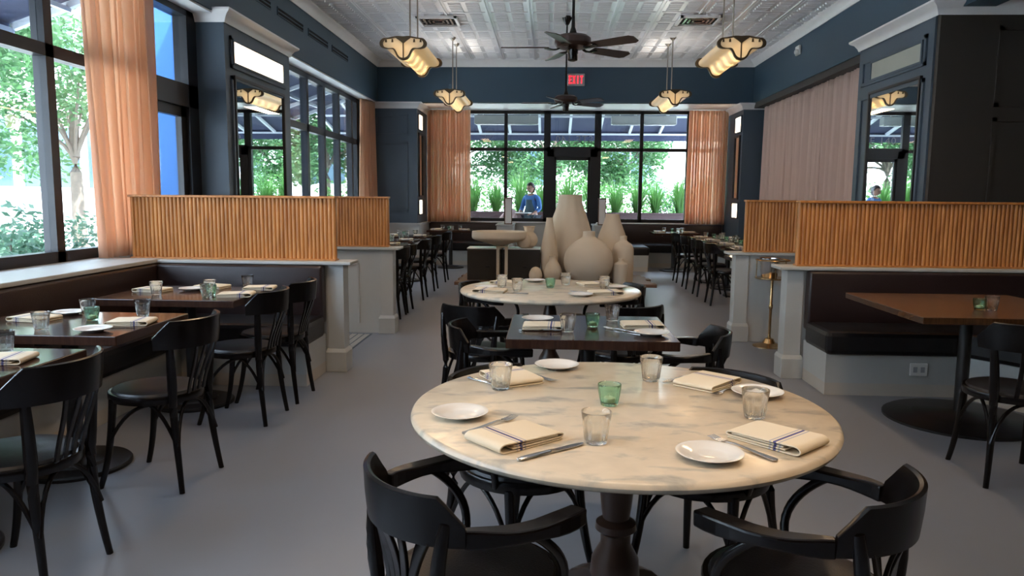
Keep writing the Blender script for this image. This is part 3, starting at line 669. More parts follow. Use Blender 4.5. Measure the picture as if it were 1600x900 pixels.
# ceiling fans
def fan(label, loc, rz, drop):
    t = thing('ceiling_fan', label, 'ceiling fan', loc, rz)
    bm = B(); sweep(bm, [(0, 0, 0.12), (0, 0, drop)], 0.013, n=10); lathe(bm, [(0.014, 0.28), (0.018, 0.18), (0.04, 0.115), (0.045, 0.10)], 16); obj('downrod', bm, 'black', t, True)
    bm = B(); lathe(bm, [(0.02, drop-0.12), (0.035, drop-0.10), (0.07, drop-0.03), (0.075, drop)], 20); obj('ceiling_canopy', bm, 'black', t, True)
    bm = B(); lathe(bm, [(0.04, 0.11), (0.13, 0.105), (0.165, 0.08), (0.17, 0.03), (0.15, 0.0), (0.09, -0.015), (0.05, -0.02)], 32); obj('motor_housing', bm, 'fanblade', t, True)
    bm = B(); lathe(bm, [(0.05, -0.02), (0.05, -0.05), (0.045, -0.06), (0.045, -0.115), (0.02, -0.125)], 24); obj('switch_cup', bm, 'black', t, True)
    for k in range(5):
        a = 2*PI*k/5; R_ = Matrix.Rotation(a, 4, 'Z'); tilt = Matrix.Rotation(math.radians(-13), 4, 'X')
        bm = B()
        prof = [(0.22, 0.055), (0.35, 0.062), (0.55, 0.07), (0.62, 0.072), (0.66, 0.045)]
        pts = [(x, y) for x, y in prof] + [(x, -y) for x, y in prof[::-1]]
        aa = [bm.verts.new(tilt @ Vector((x, y, -0.004))) for x, y in pts]; bb = [bm.verts.new(tilt @ Vector((x, y, 0.004))) for x, y in pts]
        bm.faces.new(aa[::-1]); bm.faces.new(bb)
        for i in range(len(pts)): bm.faces.new([aa[i], aa[(i+1) % len(pts)], bb[(i+1) % len(pts)], bb[i]])
        bmesh.ops.transform(bm, matrix=R_, verts=bm.verts[:]); bl = obj('blade', bm, 'fanblade', t)
        bm = B(); sweep(bm, bez((0.12, 0, -0.005), (0.16, 0, -0.03), (0.19, 0, -0.02), (0.26, 0, -0.006), 8), [(0.012, 0.006)]*3+[(0.02, 0.005)]*3+[(0.035, 0.004)]*3, 'rect')
        bmesh.ops.transform(bm, matrix=R_, verts=bm.verts[:]); obj('blade_arm', bm, 'black', bl)
fan('large dark five-bladed ceiling fan, nearer the camera', (0.20, 7.15, 2.77), math.radians(36), ZC-2.77)
fan('dark ceiling fan hanging farther back below the EXIT sign', (0.23, 11.4, 2.79), math.radians(33), ZC-2.79)

# ------------------------------------------------------------------ chairs
def arc(cx, cy, r, a0, a1, n, z): return [(cx+r*math.cos(a0+(a1-a0)*i/n), cy+r*math.sin(a0+(a1-a0)*i/n), z) for i in range(n+1)]
def rail_mesh(r, a0, a1, z0, z1, cy, lean=0.03, th=0.012, n=20, cut=0.5):
    bm = B(); rings = []
    for i in range(n+1):
        a = a0+(a1-a0)*i/n; e = min(i, n-i)/n; f = 1 if e > 0.12 else cut+(1-cut)*(e/0.12)
        zt = z0 + (z1-z0)*f
        c, s = math.cos(a), math.sin(a); q = []
        for (rr, z) in ((r-th, z0), (r+th, z0), (r+th+lean*0.5, (z0+zt)/2), (r+th*0.7+lean, zt-0.004), (r+lean, zt), (r-th*0.7+lean, zt-0.004), (r-th+lean*0.5, (z0+zt)/2)):
            q.append(bm.verts.new((rr*c, cy+rr*s, z)))
        rings.append(q)
    m = 7
    for a, b in zip(rings, rings[1:]):
        for k in range(m): bm.faces.new([a[k], a[(k+1) % m], b[(k+1) % m], b[k]])
    bm.faces.new(rings[0]); bm.faces.new(rings[-1][::-1])
    return bm
def seat_parts(t, r=0.212):
    mod = lambda a, z: 1 + 0.04*math.sin(a)*abs(math.sin(a)) - 0.02*math.cos(2*a)
    bm = B(); lathe(bm, [(r*0.88, 0.418), (r*0.99, 0.42), (r, 0.432), (r, 0.452), (r*0.985, 0.458), (r*0.9, 0.459)], 40, mod=mod); obj('seat_frame', bm, 'black', t, True)
    bm = B(); lathe(bm, [(r*0.9, 0.452), (r*0.93, 0.458), (r*0.90, 0.468), (r*0.75, 0.476), (r*0.4, 0.479), (0.004, 0.48)], 40, mod=mod); obj('seat_pad', bm, 'leather', t, True)
def make_armchair():
    t = thing('bentwood_armchair', 'x', 'chair'); seat_parts(t, 0.222)
    for s in (-1, 1):
        bm = B(); sweep(bm, bez((s*0.165, 0.13, 0.43), (s*0.17, 0.14, 0.3), (s*0.175, 0.155, 0.15), (s*0.20, 0.21, 0), 10), [0.019-0.0006*i for i in range(11)], n=10); obj('leg', bm, 'black', t, True)
        bm = B(); pts = bez((s*0.20, -0.26, 0), (s*0.17, -0.20, 0.18), (s*0.155, -0.175, 0.35), (s*0.16, -0.185, 0.45), 8) + bez((s*0.16, -0.185, 0.45), (s*0.165, -0.195, 0.52), (s*0.172, -0.195, 0.6), (s*0.18, -0.175, 0.70), 6)[1:]
        sweep(bm, pts, [0.013+0.0008*i for i in range(9)]+[0.02, 0.019, 0.018, 0.017, 0.016, 0.015], n=10); obj('leg', bm, 'black', t, True)
        bm = B(); pts = bez((s*0.195, -0.138, 0.662), (s*0.245, -0.07, 0.664), (s*0.262, 0.06, 0.66), (s*0.218, 0.165, 0.655), 10)
        sweep(bm, pts, [(0.014, 0.022), (0.016, 0.022), (0.02, 0.02), (0.024, 0.017), (0.026, 0.015), (0.027, 0.015), (0.027, 0.016), (0.027, 0.019), (0.026, 0.021), (0.025, 0.021), (0.023, 0.020)], 'rect'); obj('armrest', bm, 'black', t, bevel=0.006)
        bm = B(); sweep(bm, bez((s*0.243, 0.01, 0.655), (s*0.25, 0.09, 0.60), (s*0.235, 0.15, 0.52), (s*0.195, 0.09, 0.44), 12), 0.0125, n=10); obj('arm_support', bm, 'black', t, True)
    obj('back_rail', rail_mesh(0.235, PI*1.18, PI*1.82, 0.645, 0.762, -0.01, 0.012, 0.012, 24, 0.45), 'black', t, True)
    for k in range(5):
        u = (k-2)/2; a = PI*1.5 + u*0.62
        top = (0.235*math.cos(a), -0.01+0.235*math.sin(a), 0.66); bot = (u*0.055, -0.195, 0.455)
        mid = (u*0.075, -0.20, 0.57); bm = B(); sweep(bm, bez(bot, (u*0.06, -0.20, 0.52), mid, top, 8), [(0.011+0.0012*i, 0.005) for i in range(9)], 'rect', upv=(0, -1, 0.1)); obj('spindle', bm, 'black', t, bevel=0.002)
    for s in (-1, 1):
        bm = B(); sweep(bm, bez((s*0.182, 0.15, 0.22), (s*0.17, 0.09, 0.36), (s*0.17, 0.0, 0.41), (s*0.165, -0.06, 0.415), 8) + bez((s*0.165, -0.06, 0.415), (s*0.165, -0.12, 0.38), (s*0.165, -0.16, 0.30), (s*0.172, -0.195, 0.22), 8)[1:], 0.009, n=8); obj('brace', bm, 'black', t, True)
    bm = B(); sweep(bm, bez((-0.18, 0.15, 0.22), (-0.12, 0.14, 0.40), (-0.04, 0.13, 0.415), (0, 0.13, 0.415), 8)+bez((0, 0.13, 0.415), (0.04, 0.13, 0.415), (0.12, 0.14, 0.40), (0.18, 0.15, 0.22), 8)[1:], 0.009, n=8); obj('brace', bm, 'black', t, True)
    return t
def make_sidechair():
    t = thing('bentwood_side_chair', 'x', 'chair'); seat_parts(t, 0.215)
    for s in (-1, 1):
        bm = B(); sweep(bm, bez((s*0.16, 0.13, 0.43), (s*0.165, 0.14, 0.3), (s*0.17, 0.15, 0.15), (s*0.185, 0.20, 0), 10), [0.019-0.0006*i for i in range(11)], n=10); obj('leg', bm, 'black', t, True)
        bm = B(); pts = bez((s*0.175, -0.215, 0), (s*0.155, -0.19, 0.18), (s*0.15, -0.17, 0.35), (s*0.155, -0.175, 0.45), 8) + bez((s*0.155, -0.175, 0.45), (s*0.158, -0.178, 0.55), (s*0.175, -0.185, 0.68), (s*0.188, -0.19, 0.79), 6)[1:]
        sweep(bm, pts, [0.013+0.0009*i for i in range(9)]+[0.022, 0.021, 0.02, 0.018, 0.016, 0.014], n=10); obj('leg', bm, 'black', t, True)
    obj('back_rail', rail_mesh(0.235, PI*1.12, PI*1.88, 0.69, 0.825, -0.045, 0.014, 0.011, 24, 0.45), 'black', t, True)
    for k in range(4):
        u = (k-1.5)/1.5; a = PI*1.5 + u*0.36
        top = (0.236*math.cos(a), -0.045+0.236*math.sin(a), 0.70); bot = (u*0.065, -0.20, 0.455)
        bm = B(); sweep(bm, bez(bot, (u*0.065, -0.21, 0.53), (u*0.07, -0.245, 0.60), top, 8), [(0.010, 0.005)]*9, 'rect', upv=(0, -1, 0.1)); obj('spindle', bm, 'black', t, bevel=0.002)
    for s in (-1, 1):
        bm = B(); sweep(bm, bez((s*0.175, 0.15, 0.22), (s*0.165, 0.09, 0.36), (s*0.165, 0.0, 0.41), (s*0.16, -0.06, 0.415), 8) + bez((s*0.16, -0.06, 0.415), (s*0.16, -0.12, 0.38), (s*0.16, -0.16, 0.30), (s*0.165, -0.195, 0.22), 8)[1:], 0.009, n=8); obj('brace', bm, 'black', t, True)
    bm = B(); sweep(bm, bez((-0.165, -0.20, 0.22), (-0.12, -0.18, 0.40), (-0.04, -0.17, 0.415), (0, -0.17, 0.415), 8)+bez((0, -0.17, 0.415), (0.04, -0.17, 0.415), (0.12, -0.18, 0.40), (0.165, -0.20, 0.22), 8)[1:], 0.009, n=8); obj('brace', bm, 'black', t, True)
    return t
def face(dx, dy): return math.atan2(dy, dx) - PI/2     # rotation so local +Y points along (dx,dy)
ARM = make_armchair(); SIDE = make_sidechair(); _used = {}
def put(proto, x, y, f, label, group):
    rz = face(*f); key = proto.name
    if key not in _used: _used[key] = 1; o = proto; o.location = (x, y, 0); o.rotation_euler = (0, 0, rz)
    else: o = dup(proto, (x, y, 0), rz)
    o['label'] = label; o['group'] = group
    return o
GA = 'bentwood armchairs around the centre tables'
put(ARM, -0.18, 1.79, (0.80, 0.60), 'black bentwood armchair at lower left, back turned to the camera', GA)
put(ARM, 0.63, 1.80, (-0.80, 0.60), 'black bentwood armchair at lower right of the near marble table', GA)
put(ARM, -0.09, 2.61, (0.70, -0.71), 'black armchair tucked under the near marble table, far left side', GA)
put(ARM, 0.57, 2.60, (-0.62, -0.78), 'black armchair tucked under the near marble table, far right side', GA)
put(ARM, -0.24, 3.79, (1, 0.02), 'black armchair at the left end of the dark square table', GA)
put(ARM, 0.64, 3.70, (-1, 0.05), 'black armchair at the right end of the dark square table', GA)
put(ARM, -0.40, 4.60, (0.35, 0.93), 'black armchair in front of the far marble table, left', GA)
put(ARM, 0.46, 4.66, (-0.45, 0.9), 'black armchair in front of the far marble table, right', GA)
put(ARM, -0.40, 5.55, (0.95, -0.3), 'black armchair at the far left side of the far marble table', GA)
put(ARM, 0.46, 5.55, (-0.95, -0.3), 'black armchair at the far right side of the far marble table', GA)
GS = 'bentwood side chairs along the left booths'
put(SIDE, -1.92, 2.56, (-1, 0.05), 'black side chair at the left edge of the photo, nearest the camera', GS)
put(SIDE, -1.90, 3.52, (-1, 0.10), 'black side chair with grey-lit round seat at the second left table', GS)
put(SIDE, -1.91, 4.55, (-1, 0.03), 'black side chair third in the left row, before the booth wall', GS)
put(SIDE, -1.89, 5.05, (-1, 0.0), 'black side chair fourth in the left row, next to the pale post', GS)
put(SIDE, 2.36, 3.86, (0.1, 1), 'black side chair cut by the right edge of the photo', 'side chair at the right booth')
GL = 'side chairs along the far left row of tables'
for y, w in ((8.60, 'first'), (9.06, 'second'), (10.2, 'third'), (11.2, 'fourth'), (12.4, 'fifth')):
    put(SIDE, -1.89, y, (-1, 0), w+' black side chair past the left partitions, counting from the camera', GL)
GR = 'side chairs along the far right row of tables'
for y, w in ((10.1, 'first'), (11.0, 'second'), (11.9, 'third'), (12.78, 'fourth')):
    put(SIDE, 2.36, y, (1, 0), w+' black side chair in the far right row, counting from the camera', GR)

# ------------------------------------------------------------------ tables
def round_marble(label, x, y, r, th=0.03):
    t = thing('marble_table', label, 'table', (x, y, 0), 0, 'round marble tables')
    bm = B(); lathe(bm, [(r-0.012, 0.75-th), (r-0.003, 0.75-th+0.006), (r, 0.75-th*0.5), (r-0.004, 0.745), (r-0.012, 0.75)], 96); obj('tabletop', bm, 'marble', t, True)
    bm = B(); lathe(bm, [(0.12, 0.72), (0.12, 0.71), (0.048, 0.708), (0.046, 0.665), (0.050, 0.66), (0.050, 0.65), (0.038, 0.64), (0.036, 0.63), (0.045, 0.60), (0.052, 0.55), (0.054, 0.48), (0.048, 0.42), (0.042, 0.385), (0.064, 0.37), (0.066, 0.35), (0.048, 0.335), (0.048, 0.30), (0.075, 0.25), (0.08, 0.20), (0.06, 0.15), (0.05, 0.12)], 32); obj('pedestal', bm, MT['turned'], t, True)
    for k in range(4):
        a = PI/4 + k*PI/2; c, s = math.cos(a), math.sin(a)
        bm = B(); sweep(bm, bez((0.03*c, 0.03*s, 0.16), (0.15*c, 0.15*s, 0.16), (0.22*c, 0.22*s, 0.06), (0.32*c, 0.32*s, 0.022), 8), [(0.03, 0.035)]*4+[(0.03, 0.028), (0.028, 0.025), (0.026, 0.022), (0.025, 0.022), (0.025, 0.022)], 'rect'); obj('foot', bm, MT['turned'], t, bevel=0.006)
MT['turned'] = mat('dark_turned_wood', (0.05, 0.024, 0.014), 0.3, col2=(0.03, 0.013, 0.008), nscale=6, stretch=(6, 6, 1))
round_marble('large round veined marble table nearest the camera', 0.23, 2.32, 0.65)
round_marble('round marble table behind the dark square table', 0.02, 5.36, 0.645)
def square_table(label, x0, x1, y0, y1, m='tabletop', th=0.045, base=None, br=0.26, group='dark wood tables'):
    cx, cy = (x0+x1)/2, (y0+y1)/2; t = thing('dining_table', label, 'table', (cx, cy, 0), 0, group); bx, by = base or (0, 0)
    bm = B(); bbox(bm, x0-cx, x1-cx, y0-cy, y1-cy, 0.75-th, 0.75, 0.004); obj('tabletop', bm, m, t)
    bm = B(); lathe(bm, [(0.038, 0.04), (0.038, 0.68)], 20, (bx, by, 0)); obj('table_column', bm, 'iron', t, True)
    bm = B(); lathe(bm, [(br, 0), (br, 0.014), (br*0.97, 0.022), (br*0.62, 0.03), (br*0.58, 0.042), (0.08, 0.05), (0.04, 0.06)], 40, (bx, by, 0)); obj('table_base', bm, 'iron', t, True)
    bm = B(); box(bm, bx-0.22, bx+0.22, by-0.03, by+0.03, 0.67, 0.75-th); box(bm, bx-0.03, bx+0.03, by-0.22, by+0.22, 0.67, 0.75-th); obj('top_bracket', bm, 'iron', t)
    return t
GT = 'dark square tables in the left booth'
square_table('dark square table between the two marble tables', -0.19, 0.61, 3.41, 4.15, group='dark table in the centre row')
square_table('dark table at the left edge, nearest the camera', -2.85, -1.93, 2.28, 3.02, group=GT)
square_table('dark table with green votive, second in the left booth', -2.87, -1.97, 3.30, 4.0, group=GT)
square_table('dark table third in the left booth, beside the corner bench', -2.83, -1.93, 4.50, 5.22, group=GT)
square_table('amber striped wood table in the right booth', 2.11, 3.22, 4.28, 5.40, 'oaktop', 0.04, (0.0, 0.02), 0.45, 'right booth table')
farT = []
def ft(label, x0, x1, y0, y1, g): farT.append((x0, x1, y0, y1, g)); square_table(label, x0, x1, y0, y1, 'tabletop', 0.04, group=g)
gl, gr = 'far left row tables', 'far right row tables'
for y, h, w in ((8.83, 0.42, 'first'), (10.2, 0.34, 'second'), (11.2, 0.34, 'third'), (12.4, 0.34, 'fourth')):
    ft(w+' dark table of the far left row beyond the partitions', -2.75, -1.97, y-h, y+h, gl)
ft('dark table before the window banquette left of the door', -2.35, -1.50, 14.45, 15.15, gl)
for y, h, w in ((8.5, 0.36, 'bare first'), (10.1, 0.34, 'second'), (11.0, 0.34, 'third'), (11.9, 0.34, 'fourth'), (12.8, 0.34, 'fifth')):
    ft(w+' dark table of the far right row', 2.42 if y > 9 else 2.05, 3.2 if y > 9 else 3.05, y-h, y+h, gr)
ft('dark table before the window banquette right of the door', 2.0, 2.85, 14.3, 15.1, gr)

# ------------------------------------------------------------------ tableware
def make_tumbler():
    t = thing('water_tumbler', 'x', 'glass'); md = lambda a, z: 1 + (0.05*math.cos(9*a) if 0.01 < z < 0.066 else 0)
    bm = B(); lathe(bm, [(0.026, 0.0), (0.029, 0.002), (0.0305, 0.012), (0.036, 0.06), (0.0385, 0.067), (0.041, 0.086), (0.0405, 0.088), (0.0388, 0.086), (0.0362, 0.067), (0.0335, 0.06), (0.0275, 0.014), (0.024, 0.010), (0.001, 0.009)], 54, mod=md); o = obj('glass_body', bm, 'glass', t, True)
    return t
def make_votive():
    t = thing('green_votive', 'x', 'candle holder'); md = lambda a, z: 1 + (0.03*math.cos(14*a)*math.sin(z*500) if 0.008 < z < 0.055 else 0)
    bm = B(); lathe(bm, [(0.022, 0.0), (0.026, 0.002), (0.029, 0.012), (0.032, 0.025), (0.034, 0.04), (0.0355, 0.053), (0.037, 0.062), (0.037, 0.068), (0.036, 0.0695), (0.0345, 0.067), (0.033, 0.054), (0.031, 0.04), (0.0265, 0.014), (0.02, 0.009), (0.001, 0.008)], 56, mod=md); obj('glass_cup', bm, 'green', t, True)
    bm = B(); lathe(bm, [(0.017, 0.0095), (0.018, 0.011), (0.018, 0.024), (0.016, 0.026), (0.001, 0.025)], 20); sweep(bm, [(0, 0, 0.025), (0.001, 0, 0.034)], 0.0008, n=5); obj('candle', bm, 'candle', t, True)
    return t
def make_plate():
    bm = B(); lathe(bm, [(0.04, 0), (0.045, 0.001), (0.05, 0.004), (0.075, 0.013), (0.084, 0.0165), (0.085, 0.018), (0.083, 0.0185), (0.072, 0.0155), (0.052, 0.0075), (0.045, 0.005), (0.001, 0.0045)], 56); o = obj('bread_plate', bm, 'china', None, True); o['category'] = 'plate'; return o
def ribbon(bm, path, th, w0, w1, skew=0.0):
    n = len(path); L_, R_ = [], []
    for i, (x, z) in enumerate(path):
        a = Vector(path[max(i-1, 0)]); b = Vector(path[min(i+1, n-1)]); t = (b-a).normalized(); nn = Vector((-t.y, t.x))*th/2
        L_.append((x+nn.x, z+nn.y)); R_.append((x-nn.x, z-nn.y))
    pr = L_ + R_[::-1]; f = [bm.verts.new((x + skew*0.5, w0, z)) for x, z in pr]; k = [bm.verts.new((x, w1, z)) for x, z in pr]
    m = len(pr)
    for i in range(m): bm.faces.new([f[i], f[(i+1) % m], k[(i+1) % m], k[i]])
    for i in range(n-1):
        bm.faces.new([f[i], f[i+1], f[m-2-i], f[m-1-i]]); bm.faces.new([k[i+1], k[i], k[m-1-i], k[m-2-i]])
def make_napkin(bulge=0.0):
    bm = B(); x0, x1 = -0.085, 0.105
    h = [0.003, 0.009, 0.0155, 0.023]
    def turn(x, z0, z1, s, n=6): 
        r = (z1-z0)/2; return [(x + s*(r+bulge*1.0)*math.sin(PI*i/n), (z0+z1)/2 - r*math.cos(PI*i/n)) for i in range(n+1)]
    path = [(x0, h[0]), (0, h[0])] + turn(x1-0.01, h[0], h[3]+bulge*0.6, 1, 8) + [(0.05, h[3]+bulge*0.3), (0.02, h[3]), (x0+0.01, h[3]-0.002)] + turn(x0+0.008, h[1], h[3]-0.003, -1, 6)[::-1] + [(0, h[1]), (x1-0.03, h[1]+0.002)]
    ribbon(bm, path, 0.0042, -0.062, 0.062, 0.004)
    ribbon(bm, [(x0+0.012, h[2]), (0, h[2]+0.0005), (x1-0.035, h[2]+0.001)], 0.004, -0.059, 0.060, 0.0)
    o = obj('folded_napkin', bm, 'napkin', None, True); o.scale = (1.08, 1.22, 0.95); o['category'] = 'napkin'; s = o.modifiers.new('bev', 'BEVEL'); s.width = 0.0012; s.segments = 1
    return o
def make_fork():
    bm = B()
    sweep(bm, [(-0.10, 0, 0.004), (-0.095, 0, 0.004), (-0.04, 0, 0.005), (0.02, 0, 0.008), (0.04, 0, 0.006), (0.05, 0, 0.005)], [(0.003, 0.002), (0.0085, 0.0022), (0.006, 0.0022), (0.003, 0.0025), (0.005, 0.0018), (0.0115, 0.0013)], 'rect')
    for k in range(4):
        y = -0.0096+k*0.0064; sweep(bm, [(0.049, y, 0.005), (0.07, y, 0.005), (0.092, y, 0.009)], [(0.0021, 0.0012), (0.0019, 0.0012), (0.001, 0.0008)], 'rect')
    o = obj('fork', bm, 'steel', None, False); o.scale = (1.15, 1.15, 1); o['category'] = 'fork'; o.modifiers.new('b', 'BEVEL').width = 0.0006; return o
def make_knife():
    t = thing('table_knife', 'x', 'knife')
    bm = B(); sweep(bm, [(-0.115, 0, 0.006), (-0.11, 0, 0.006), (-0.06, 0, 0.006), (-0.01, 0, 0.006)], [(0.004, 0.003), (0.009, 0.0048), (0.008, 0.0048), (0.0065, 0.004)], 'round', 10); obj('handle', bm, 'steel', t, True)
    bm = B(); sweep(bm, [(-0.01, 0, 0.006), (0.01, 0, 0.005), (0.07, 0.001, 0.004), (0.095, 0.002, 0.004), (0.108, 0.003, 0.004)], [(0.006, 0.003), (0.0085, 0.0011), (0.010, 0.001), (0.008, 0.0009), (0.002, 0.0007)], 'rect'); obj('blade', bm, 'steel', t)
    return t
TUM, VOT, PLA, FOR, KNI = make_tumbler(), make_votive(), make_plate(), make_fork(), make_knife()
NAPS = [make_napkin(0.0), make_napkin(0.006)]; NAP = NAPS[0]; NAPB = NAPS[1]
_first = set()
def lay(proto, x, y, rz, label, group, z=0.7502):
    if proto.name in _first: o = dup(proto, (x, y, z), rz)
    else: _first.add(proto.name); o = proto; o.location = (x, y, z); o.rotation_euler = (0, 0, rz)
    o['label'] = label; o['group'] = group; return o
D = math.radians
# near marble table (four settings)
G1 = ' on the near marble table'
lay(PLA, -0.255, 2.17, 0, 'white bread plate at the left edge'+G1, 'bread plates'+G1)
lay(PLA, 0.04, 2.84, 0, 'white bread plate at the far left back'+G1, 'bread plates'+G1)
lay(PLA, 0.415, 1.86, 0, 'white bread plate near the front right'+G1, 'bread plates'+G1)
lay(PLA, 0.705, 2.49, 0, 'white bread plate at the far right, behind a tumbler'+G1, 'bread plates'+G1)
lay(NAPB, -0.073, 1.97, D(222), 'cream striped napkin with open fold at front left'+G1, 'napkins'+G1)
lay(NAP, -0.12, 2.625, D(122), 'cream striped napkin at back left, behind a tumbler'+G1, 'napkins'+G1)
lay(NAPB, 0.615, 2.015, D(-47), 'cream striped napkin at front right beside the fork'+G1, 'napkins'+G1)
lay(NAP, 0.56, 2.617, D(48), 'cream striped napkin at back right near the rim'+G1, 'napkins'+G1)
lay(FOR, -0.155, 2.085, D(52), 'steel fork slipped under the front left napkin'+G1, 'forks'+G1)
lay(KNI, 0.02, 1.87, D(40), 'steel knife in front of the front left napkin'+G1, 'knives'+G1)
lay(FOR, 0.512, 1.935, D(125), 'steel fork lying along the front right napkin'+G1, 'forks'+G1)
lay(KNI, 0.655, 2.06, D(133), 'steel knife half under the front right napkin'+G1, 'knives'+G1)
lay(KNI, 0.49, 2.70, D(222), 'steel knife behind the back right napkin'+G1, 'knives'+G1)
lay(FOR, 0.625, 2.54, D(225), 'steel fork in front of the back right napkin'+G1, 'forks'+G1)
lay(KNI, -0.195, 2.56, D(-42), 'steel knife left of the back left napkin'+G1, 'knives'+G1)
lay(FOR, -0.035, 2.68, D(-48), 'steel fork behind the back left napkin'+G1, 'forks'+G1)
lay(TUM, -0.155, 2.50, 0.2, 'clear faceted tumbler before the back left napkin'+G1, 'tumblers'+G1)
lay(TUM, 0.375, 2.665, 0.5, 'clear faceted tumbler at the far middle rim'+G1, 'tumblers'+G1)
lay(TUM, 0.135, 1.955, 0.9, 'clear faceted tumbler in the front middle'+G1, 'tumblers'+G1)
lay(TUM, 0.625, 2.225, 0.1, 'clear faceted tumbler at the right between two napkins'+G1, 'tumblers'+G1)
lay(VOT, 0.20, 2.33, 0, 'green glass votive in the middle'+G1, 'green votives')
# dark centre table
G2 = ' on the dark square centre table'
lay(NAP, -0.03, 3.72, D(-2), 'striped napkin at the left'+G2, 'napkins'+G2); lay(PLA, -0.05, 3.95, 0, 'bread plate behind the left napkin'+G2, 'bread plates'+G2)
lay(TUM, 0.10, 3.62, 0, 'tumbler beside the left napkin'+G2, 'tumblers'+G2); lay(VOT, 0.23, 3.78, 0, 'green glass votive in the middle'+G2, 'green votives')
lay(TUM, 0.345, 3.97, 0, 'tumbler behind the right napkin'+G2, 'tumblers'+G2); lay(NAP, 0.47, 3.80, D(2), 'striped napkin at the right'+G2, 'napkins'+G2)
lay(PLA, 0.50, 3.58, 0, 'bread plate in front of the right napkin'+G2, 'bread plates'+G2); lay(FOR, 0.37, 3.68, D(140), 'fork left of the front bread plate'+G2, 'forks'+G2)
lay(KNI, -0.03, 3.64, D(182), 'knife in front of the left napkin'+G2, 'knives'+G2)
# far marble table
G3 = ' on the far marble table'
lay(NAPB, -0.38, 5.12, D(172), 'striped napkin at the front left'+G3, 'napkins'+G3); lay(PLA, -0.44, 5.32, 0, 'bread plate at the left'+G3, 'bread plates'+G3)
lay(NAP, -0.30, 5.62, D(150), 'striped napkin at the back left'+G3, 'napkins'+G3); lay(PLA, -0.10, 5.80, 0, 'bread plate at the back'+G3, 'bread plates'+G3)
lay(TUM, -0.33, 5.42, 0, 'tumbler near the left rim'+G3, 'tumblers'+G3); lay(TUM, -0.21, 5.20, 0, 'tumbler left of the middle'+G3, 'tumblers'+G3)
lay(VOT, 0.02, 5.42, 0, 'green glass votive in the middle'+G3, 'green votives'); lay(TUM, 0.135, 5.62, 0, 'tumbler right of the green votive'+G3, 'tumblers'+G3)
lay(NAPB, 0.33, 5.60, D(20), 'striped napkin at the back right'+G3, 'napkins'+G3); lay(TUM, 0.41, 5.42, 0, 'tumbler between the two right napkins'+G3, 'tumblers'+G3)
lay(PLA, 0.50, 5.45, 0, 'bread plate at the right rim'+G3, 'bread plates'+G3); lay(NAPB, 0.38, 5.10, D(10), 'striped napkin at the front right'+G3, 'napkins'+G3)
lay(PLA, 0.22, 4.98, 0, 'bread plate at the front right rim'+G3, 'bread plates'+G3); lay(FOR, 0.25, 5.14, D(150), 'fork beside the front right napkin'+G3, 'forks'+G3); lay(KNI, -0.24, 5.04, D(170), 'knife in front of the front left napkin'+G3, 'knives'+G3)
# left booth tables
G4 = ' on the second left booth table'
lay(TUM, -2.41, 3.43, 0, 'tumbler at the front'+G4, 'tumblers'+G4); lay(VOT, -2.34, 3.72, 0, 'green glass votive in the middle'+G4, 'green votives')
lay(NAP, -2.10, 3.64, D(8), 'striped napkin at the right'+G4, 'napkins'+G4); lay(PLA, -2.15, 3.42, 0, 'bread plate at the front right'+G4, 'bread plates'+G4)
lay(TUM, -2.17, 3.90, 0, 'tumbler at the back right'+G4, 'tumblers'+G4); lay(NAP, -2.62, 3.70, D(170), 'striped napkin at the left'+G4, 'napkins'+G4)
lay(PLA, -2.58, 3.90, 0, 'bread plate behind the left napkin'+G4, 'bread plates'+G4); lay(TUM, -2.46, 3.88, 0, 'tumbler behind the green votive'+G4, 'tumblers'+G4); lay(KNI, -2.12, 3.53, D(5), 'knife in front of the right napkin'+G4, 'knives'+G4)
G5 = ' on the nearest left booth table'
lay(NAP, -2.12, 2.76, D(10), 'striped napkin at the right'+G5, 'napkins'+G5); lay(TUM, -2.22, 2.93, 0, 'tumbler at the back'+G5, 'tumblers'+G5); lay(PLA, -2.08, 2.56, 0, 'bread plate at the front right'+G5, 'bread plates'+G5)
G6 = ' on the third left booth table'
lay(TUM, -2.53, 4.72, 0, 'tumbler at the left'+G6, 'tumblers'+G6); lay(NAP, -2.64, 4.90, D(172), 'striped napkin at the back left'+G6, 'napkins'+G6); lay(PLA, -2.42, 4.98, 0, 'bread plate left of the middle'+G6, 'bread plates'+G6)
lay(TUM, -2.16, 4.64, 0, 'tumbler at the front middle'+G6, 'tumblers'+G6); lay(TUM, -2.24, 4.86, 0, 'tumbler behind the green votive'+G6, 'tumblers'+G6); lay(VOT, -2.18, 4.74, 0, 'green glass votive in the middle'+G6, 'green votives')
lay(NAPB, -2.02, 4.72, D(10), 'striped napkin at the front right'+G6, 'napkins'+G6); lay(NAP, -2.33, 5.12, D(170), 'striped napkin at the back'+G6, 'napkins'+G6)
lay(NAP, -2.0, 5.08, D(8), 'striped napkin at the back right'+G6, 'napkins'+G6); lay(TUM, -2.11, 5.17, 0, 'tumbler at the back right corner'+G6, 'tumblers'+G6)
lay(VOT, 2.60, 4.62, 0, 'green glass votive alone on the right booth table', 'green votives')
lay(TUM, 2.66, 4.60, 0, 'small clear glass beside the votive on the right booth table', 'tumblers on the right booth table')
